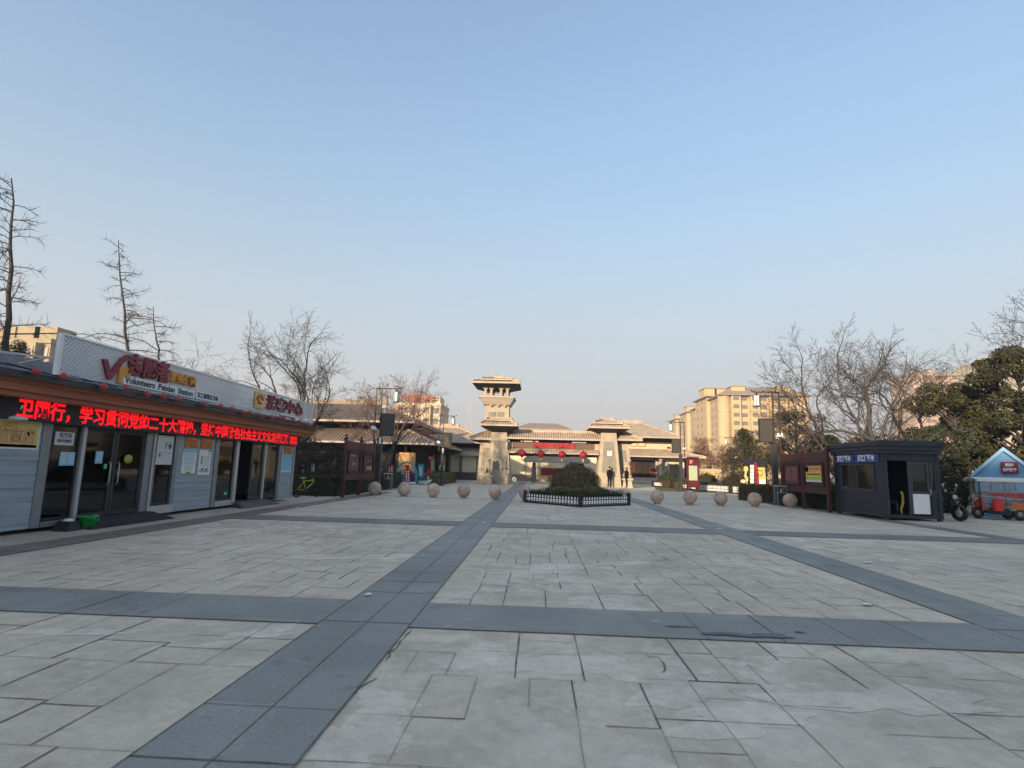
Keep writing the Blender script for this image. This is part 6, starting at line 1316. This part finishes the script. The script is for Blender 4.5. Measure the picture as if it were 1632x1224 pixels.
# ------------------------------------------------------------------ apartment blocks in the distance
m_apt = mat('apartment_cream', (.48, .36, .215), .85, .06, .3); m_apt2 = mat('apartment_pink', (.42, .31, .25), .85, .06, .3); m_apt3 = mat('apartment_grey', (.40, .36, .30), .85, .06, .3)
m_apr = mat('apartment_roof', (.30, .23, .19), .8, .12, .5); m_aw = mat('apartment_window', (.17, .15, .13), .3, .45, .35, spec=.5); m_band = mat('apartment_band', (.54, .43, .28), .85, .05)
def apartment(label, cx, y0, wd, dp, H, floors, wall, rz=0, bays=3, roofs='hip', win=1.0, side=True, group=None, cat='apartment block', cols=None, name='apartment_building', z_from=0):
    t = thing(name, label, cat, (cx, y0, 0), rz, group); h = wd/2; fh = H/floors
    b = MB(); b.box(-h, h, 0, dp, 0, H)
    b.build('wall', wall, t, True)
    if roofs == 'hip':
        b = MB(); e = 1.0; b.frus((-h-e, h+e, -e-1.2, dp+e), H, (-h*.6, h*.6, dp*.4, dp*.6), H+wd*.11+.5); b.box(-h-e, h+e, -e-1.2, dp+e, H-.3, H-.01); b.build('roof', m_apr, t, True)
        for q in () if side is False else (-.55, .5): b = MB(); b.box(h*q-2.2, h*q+2.2, dp*.1, dp*.5, H, H+3.0); b.frus((h*q-2.6, h*q+2.6, dp*.1-.4, dp*.5+.4), H+3.0, (h*q-1.2, h*q+1.2, dp*.25, dp*.35), H+3.9); b.build('stair_head', wall, t, True)
    else:
        b = MB(); b.box(-h-.2, h+.2, -.3, dp+.2, H, H+.8); b.build('parapet', wall, t, True)
        for q in () if side is False else (-.5, .15, .6): b = MB(); b.box(h*q-2, h*q+2, dp*.2, dp*.7, H+.8, H+3.2); b.build('stair_head', wall, t, True)
    if bays == 1 or z_from == 8:
        rr = min(wd*.14, 2.0)
        for sg in ((-1,) if bays == 1 else (-1, 1)): b = MB(); b.lathe([(rr, 0), (rr, H-.05)], (sg*(h-rr*.55), rr*.35, 0), 20); b.build('corner_bay', wall, t, True)
        for f in range(2, floors, 3): b = MB(); b.lathe([(rr+.1, f*fh-.15), (rr+.1, f*fh+.15)], (-(h-rr*.55), rr*.35, 0), 20); b.build('band', m_band, t, True)
    bw = wd/(bays*2+1)
    for i in range(bays):
        c = -h+bw*(1.5+2*i); b = MB(); b.box(c-bw/2, c+bw/2, -1.2, .05, 0, H-.02)
        b.build('bay', wall, t, True)
    b = MB()
    for f in range(2, floors, 3): b.box(-h-.08, h+.08, -.12, .1, f*fh-.12, f*fh+.12)
    b.build('band', m_band, t, True)
    me = None; n = 0
    for f in range(floors):
        if f*fh < z_from: continue
        for i in range(2*bays+1):
            c = -h+bw*(.5+i); yy = -1.2 if i % 2 else 0
            k = 2 if (bw > 3.4 and win < 1.5) else 1
            for q in range(k):
                if n >= 98: continue
                xx = c+(q-(k-1)/2)*bw*.44
                if me is None:
                    ww = min(bw*.36, 2.) if k == 2 else min(bw*.62, 2.6); m_ = MB(); m_.box(-ww/2, ww/2, -.1, .02, .9, fh*.78)
                    o = m_.build('window', m_aw, t, True); me = o.data
                else: o = bpy.data.objects.new('window', me); C.objects.link(o); o.parent = t
                o.location = (xx, yy, f*fh); n += 1
        if (bays == 1 or z_from == 8) and me is not None and n < 97:
            for q in (.45, .78): o = bpy.data.objects.new('window', me); C.objects.link(o); o.parent = t; o.location = (-h, dp*q, f*fh); o.rotation_euler = (0, 0, R(-90)); o.scale = (.55 if bays > 1 else .8, 1, 1); n += 1
    return t
def apx(pxl, pxr, pyt, Y, **k):
    x0, x1 = AY(pxl, 650, Y)[0], AY(pxr, 650, Y)[0]; z = AY((pxl+pxr)/2, pyt, Y)[1]
    return dict(cx=(x0+x1)/2, y0=Y, wd=x1-x0, H=z, **k)
apartment('nearest and widest cream apartment block in low sun behind the right lamp', **apx(1150, 1285, 630, 190, dp=14, floors=10, wall=m_apt, bays=4, rz=R(-2)), z_from=8)
apartment('cream apartment block stepped behind the left end of the widest one', **apx(1128, 1160, 632, 205, dp=16, floors=10, wall=m_apt, bays=1), z_from=6)
apartment('cream apartment block second step to the left in the sunlit row', **apx(1118, 1147, 648, 250, dp=16, floors=10, wall=m_apt, bays=1), z_from=6)
apartment('cream apartment block third step to the left, with small roof masts', **apx(1096, 1126, 657, 300, dp=16, floors=10, wall=m_apt, bays=1), z_from=6)
apartment('farthest and lowest cream apartment block of the sunlit row', **apx(1078, 1102, 668, 360, dp=16, floors=10, wall=m_apt, bays=1), z_from=6)
apartment('long pinkish high-rise block behind the right evergreen trees', **apx(1458, 1612, 598, 290, dp=18, floors=17, wall=m_apt2, bays=6, roofs='flat', win=2), z_from=28)
apartment('tall grey high-rise at the right edge above the trees', **apx(1582, 1680, 577, 240, dp=18, floors=18, wall=m_apt3, bays=4, roofs='flat', win=2), z_from=32)
apartment('grey-brown apartment block behind the left edge trees', **apx(-60, 66, 546, 88, dp=8, floors=6, wall=mat('apartment_dim', (.34, .28, .19), .85, .1, .3), bays=4, roofs='flat'), z_from=9)
t = apartment('cream office block with a red rooftop sign beyond the left hall', **apx(630, 702, 646, 170, dp=16, floors=6, wall=mat('office_cream', (.62, .52, .36), .8, .05, .3), bays=2, roofs='flat', cat='office block'), z_from=4)
x, z = AY(667, 636, 172); p = MB(); p.box(x-6, x+6.5, 172, 172.3, z-1.6, z-1.2); o = tag(p.build('rooftop_letters', m_frame), 'orange-red characters on the roof of the cream office block', 'lettering')
text('lettering', '中国民生', 2.8, (x, 171.8, z), '-y', mat('letter_orange', (.42, .13, .07), .7), o, .08, .15, width=10.5)
apartment('pale flat block with a tiled parapet seen above the gateway roof', **apx(828, 905, 684, 130, dp=12, floors=4, wall=mat('pale_pink_wall', (.46, .36, .28), .85, .06, .3), bays=3), z_from=6, side=False)
lt = thing('lattice_mast', 'faint red and white lattice mast far behind the left wing', 'mast', (AY(748, 665, 420)[0], 420, 0))
x = AY(748, 665, 420)[0]; b = MB()
for sx, sy in ((-1, -1), (1, -1), (1, 1), (-1, 1)): b.bar((x+5*sx, 420+5*sy, 0), (x+.5*sx, 420+.5*sy, 46), .18)
for i in range(9):
    a, c = 5-4.5*i/9, 5-4.5*(i+1)/9; b.bar((x-a, 420-a, 46*i/9), (x+c, 420-c, 46*(i+1)/9), .1); b.bar((x+a, 420-a, 46*i/9), (x-c, 420-c, 46*(i+1)/9), .1)
b.bar((x, 420, 46), (x, 420, 54), .3); b.build('lattice', mat('mast_red', (.42, .32, .31), .7), lt)
# unseen blocks added behind the viewer to throw the plaza into shade
for i, tt in enumerate((-45, -14, 17)):
    s = -95; apartment(['street-side apartment block behind the viewer, the westernmost', 'street-side apartment block behind the viewer, the middle one', 'street-side apartment block behind the viewer, the easternmost'][i], s*math.sin(SUN_AZ)+tt*math.cos(SUN_AZ), s*math.cos(SUN_AZ)-tt*math.sin(SUN_AZ), 31, 14, 25.9, 9, m_apt3, math.pi-SUN_AZ, 3, 'flat', side=False)

# ------------------------------------------------------------------ trees
def bx_at(px_, Y): return (AY(px_, 755, Y)[0], Y)
def ht(px_, py_, Y): return AY(px_, py_, Y)[1]
def stem(xa, ya, xb, yb, Y):
    (x0, z0), (x1, z1) = AY(xa, ya, Y), AY(xb, yb, Y); k = (x1-x0)/(z1-z0); return (x0-k*z0, Y), z1, k
bs, H_, k_ = stem(10, 560, 20, 284, 20); redwood('tall bare redwood with a straight leader at the left edge', bs, H_, 3, r=.17, reach=2.3, lean=k_)
bs, H_, k_ = stem(203, 560, 186, 382, 27); redwood('slimmer bare redwood with a second side stem behind the sign panel', bs, H_, 8, r=.13, reach=2.4, lean=k_, fork=(.34, .38, .6))
bare_tree('short thin bare sapling with two curved stems leaning right behind the sign panel', bx_at(236, 27), 5, 15, VASE, 4, limbs=[((.42, .05, 1), 3.3, .05), ((.3, .0, 1), 3.0, .045)], trunk=.3, min_r=.007)
leafy('dark cedar with drooping tiers at the far left edge', bx_at(-2, 24), ht(10, 545, 24), 2.4, 31, m_cedar, 7000, .12, 34, .15, .16, shape='cone', asp=.35)
P1 = dict(VASE); P1['kids'] = [3, 3, 4, 4, 3]
bare_tree('big bare tree with two dark stems behind the far end of the sign panel', bx_at(468, 36), 11, 5, P1, 5, limbs=[((-.16, .1, 1), 4.9, .17), ((.09, -.1, 1), 4.8, .16), ((.26, .1, 1), 3.9, .11)], trunk=.3, min_r=.0065)
bare_tree('bushy bare tree half hidden by the end of the sign panel', bx_at(498, 39), 6, 9, VASE, 5, trunk=.28, r=.1, m=m_bark2, min_r=.0065)
P2 = dict(VASE); P2['spread'] = [.5, .6, .7, .8, .8]
bare_tree('bare tree with reddish twigs in front of the left hall roof', bx_at(606, 34), 7, 12, P2, 5, limbs=[((-.15, .1, 1), 3.1, .07), ((.14, .2, 1), 3.4, .08), ((.4, -.1, 1), 3.2, .08)], m=m_bark, min_r=.0065, mc=m_twigred)
for i, (px_, Y, py_, lb) in enumerate(((330, 48, 585, 'small bare tree behind the middle of the sign panel'), (372, 50, 572, 'bare tree with fine twigs left of the two-stemmed one'), (130, 40, 560, 'bare tree behind the left end of the sign panel'), (300, 44, 600, 'low bare tree just right of the orange sign characters'))):
    bare_tree(lb, bx_at(px_, Y), ht(px_, py_, Y)*.82, 50+i, VASE, 5, trunk=.3, m=m_bark2, min_r=.011)
PB = dict(VASE); PB['kids'] = [3, 3, 3, 4, 3]
bare_tree('spreading bare tree with a low left limb behind the navy kiosk', bx_at(1398, 30), 11, 21, PB, 5, limbs=[((.0, .1, 1), 4.6, .18), ((-.85, .1, .8), 4.7, .12), ((-1.2, .0, .6), 3.7, .1), ((.5, .1, 1), 4.1, .12), ((-.4, .1, 1), 4.6, .12)], min_r=.0065)
bare_tree('slimmer bare tree leaning left, right of the spreading one', bx_at(1436, 33), 9, 22, VASE, 5, trunk=.34, r=.12, lean=(-.22, 0), min_r=.0065)
bare_tree('forked bare tree rising above the right evergreens', bx_at(1487, 37), 12, 23, P2, 5, limbs=[((-.15, 0, 1), 5.1, .14), ((.28, .1, 1), 5.0, .13)], min_r=.007)
bare_tree('second forked bare tree nearer the pinkish high-rise', bx_at(1532, 40), 12, 24, P2, 5, limbs=[((-.1, 0, 1), 4.7, .13), ((.25, .1, 1), 4.5, .12)], min_r=.007)
bare_tree('tall bare tree reaching in at the right edge above the tent', bx_at(1672, 24), 11, 25, VASE, 5, trunk=.4, r=.16, lean=(-.05, 0), min_r=.0065)
leafy('large-leaved evergreen tree with sunlit top behind the kiosk', bx_at(1530, 32), ht(1530, 606, 32), 2.35, 61, m_ever, 11000, .2, 34, .08, .16)
leafy('evergreen tree at the right edge towering over the blue tent', bx_at(1640, 29), ht(1632, 548, 29), 2.35, 62, m_ever, 14000, .2, 40, .06, .2)
leafy('lower evergreen filling the gap between the right edge trees', bx_at(1590, 31), ht(1588, 655, 31), 2.0, 63, m_ever, 8000, .2, 28, .05, .14)
leafy('grey-green bushy tree directly right of the navy kiosk', bx_at(1500, 26), ht(1495, 672, 26), 1.75, 64, m_grey, 11000, .13, 34, .02, .1)
leafy('yellowish evergreen bush peeping over the kiosk roof', bx_at(1352, 36), ht(1352, 683, 36), 1.5, 65, mat('golden_leaves', (.10, .075, .02), .6, .4, 3, col2=(.17, .12, .035)), 3000, .16, 16, .05, .08, 'shrub', 'evergreen_shrub')
leafy('dark bush behind the middle of the kiosk roof', bx_at(1410, 33), ht(1410, 693, 33), 1.6, 66, m_hedge, 3000, .14, 16, .03, .08, 'shrub', 'evergreen_shrub')
leafy('dark brown-green round conifer behind the right notice board', bx_at(1272, 37), ht(1268, 648, 37), 2.15, 67, m_conif, 14000, .13, 50, .02, .15, asp=.4)
leafy('pointed conifer behind the yellow display', bx_at(1188, 50), ht(1188, 684, 50), 3.0, 68, m_conif, 14000, .15, 44, .0, .13, shape='cone', asp=.4)
leafy('dark evergreen shrub between the kiosk and the spreading bare tree', bx_at(1318, 33), ht(1318, 690, 33), 1.5, 69, m_hedge, 4500, .13, 18, .02, .1, 'shrub', 'evergreen_shrub')
# shrubs with whitewashed stems beyond the visitor centre
for i, (px_, lb) in enumerate(((481, 'left dark twiggy shrub with a whitewashed stem behind the bicycle'), (498, 'right dark twiggy shrub with a whitewashed stem behind the bicycle'))):
    t = leafy(lb, bx_at(px_, 27.5+i), 2.6, 1.25, 70+i, m_grey, 2600, .07, 16, .45, .05, 'shrub', 'shrub_tree')
    b = MB(); b.tube([(0, 0, .6), (.02, 0, 1.0), (.0, 0, 1.4)], [.085, .08, .08], 10); b.build('painted_stem', m_white, t, True)
for i, (px_, Y, H) in enumerate(((520, 31, 2.6), (556, 35, 2.7))): leafy(['dark leafy shrub left of the notice board', 'dark leafy shrub behind the notice board'][i], bx_at(px_, Y), H, 1.3, 75+i, m_grey, 3000, .09, 16, .05, .06, 'shrub', 'evergreen_shrub')
# brown bare trees massed before the sunlit apartments
g = random.Random(8); protos = []
PF = dict(VASE); PF['kids'] = [4, 4, 5, 4, 3]
cols_ = [(1062, 96), (1082, 84), (1100, 90), (1118, 78), (1135, 88), (1152, 72), (1168, 80), (1184, 70), (1205, 78), (1228, 70), (1250, 82), (1300, 74), (1340, 88), (1370, 96)]
words_ = ['beside the museum hall roof end', 'behind the museum hall lower roof', 'above the yellow garden wall, left', 'above the yellow garden wall', 'left of the farthest lamp', 'right of the farthest lamp', 'left of the pointed conifer', 'behind the pointed conifer', 'behind the yellow display', 'behind the right lamp post', 'behind the round conifer, left', 'behind the round conifer, right', 'in the gap left of the kiosk trees', 'far behind the kiosk roof']
for i, (px_, Y) in enumerate(cols_):
    lb = 'brown bare tree in the distance '+words_[i]
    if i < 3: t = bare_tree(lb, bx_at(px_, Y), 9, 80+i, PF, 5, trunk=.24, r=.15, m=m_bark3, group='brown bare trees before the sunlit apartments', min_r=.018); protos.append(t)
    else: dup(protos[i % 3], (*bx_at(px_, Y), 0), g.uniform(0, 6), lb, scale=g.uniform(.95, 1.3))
for i, (px_, Y, s) in enumerate(((826, 92, 1.15), (842, 98, 1.0), (858, 95, .95), (925, 110, 1.0))):
    dup(protos[i % 3], (*bx_at(px_, Y), 0), g.uniform(0, 6), ['bare tree tops right behind the tall left tower', 'bare tree tops behind the left part of the gateway roof', 'thin bare tree tops behind the gateway roof middle', 'faint bare tree tops near the right gate tower'][i], 'bare trees behind the gateway', s)

# small scraps on the paving
for px_, py_, w_, lb in ((1382, 967, .07, 'white paper scrap on the paving at the right, before the dark cross strip'), (1146, 845, .12, 'white paper scrap where the right dark strip meets the far cross strip'), (771, 835, .08, 'white scrap on the left dark strip near the far cross strip'), (1384, 899, .1, 'pale scrap on the plain paving right of the right dark strip'), (586, 952, .04, 'small white scrap on the dark strip crossing at the left'), (474, 810, .12, 'pale scrap on the old border strip near the bicycle')):
    x, y = G(px_, py_); b = MB(); b.add([(x-w_, y-.03, .027), (x+w_*.2, y-.06, .034), (x+w_, y+.02, .028), (x+w_*.4, y+.07, .036), (x-w_*.6, y+.05, .028), (x, y, .05)], [(0, 1, 5), (1, 2, 5), (2, 3, 5), (3, 4, 5), (4, 0, 5), (4, 3, 2, 1, 0)]); tag(b.build('paper_scrap', m_paper), lb, 'litter')

# ------------------------------------------------------------------ hazy winter air
b = MB(); b.box(-420, 420, -160, 620, -1, 75); o = b.build('haze', None, origin=(0, 200, -1))
hm_ = bpy.data.materials.new('haze'); hm_.use_nodes = True; hm_.node_tree.nodes.clear()
ho = hm_.node_tree.nodes.new('ShaderNodeOutputMaterial'); hv = hm_.node_tree.nodes.new('ShaderNodeVolumePrincipled')
hv.inputs['Color'].default_value = (.98, .97, .97, 1); hv.inputs['Density'].default_value = .0007; hv.inputs['Anisotropy'].default_value = .2
hm_.node_tree.links.new(hv.outputs[0], ho.inputs['Volume']); o.data.materials.clear(); o.data.materials.append(hm_); tag(o, kind='stuff')
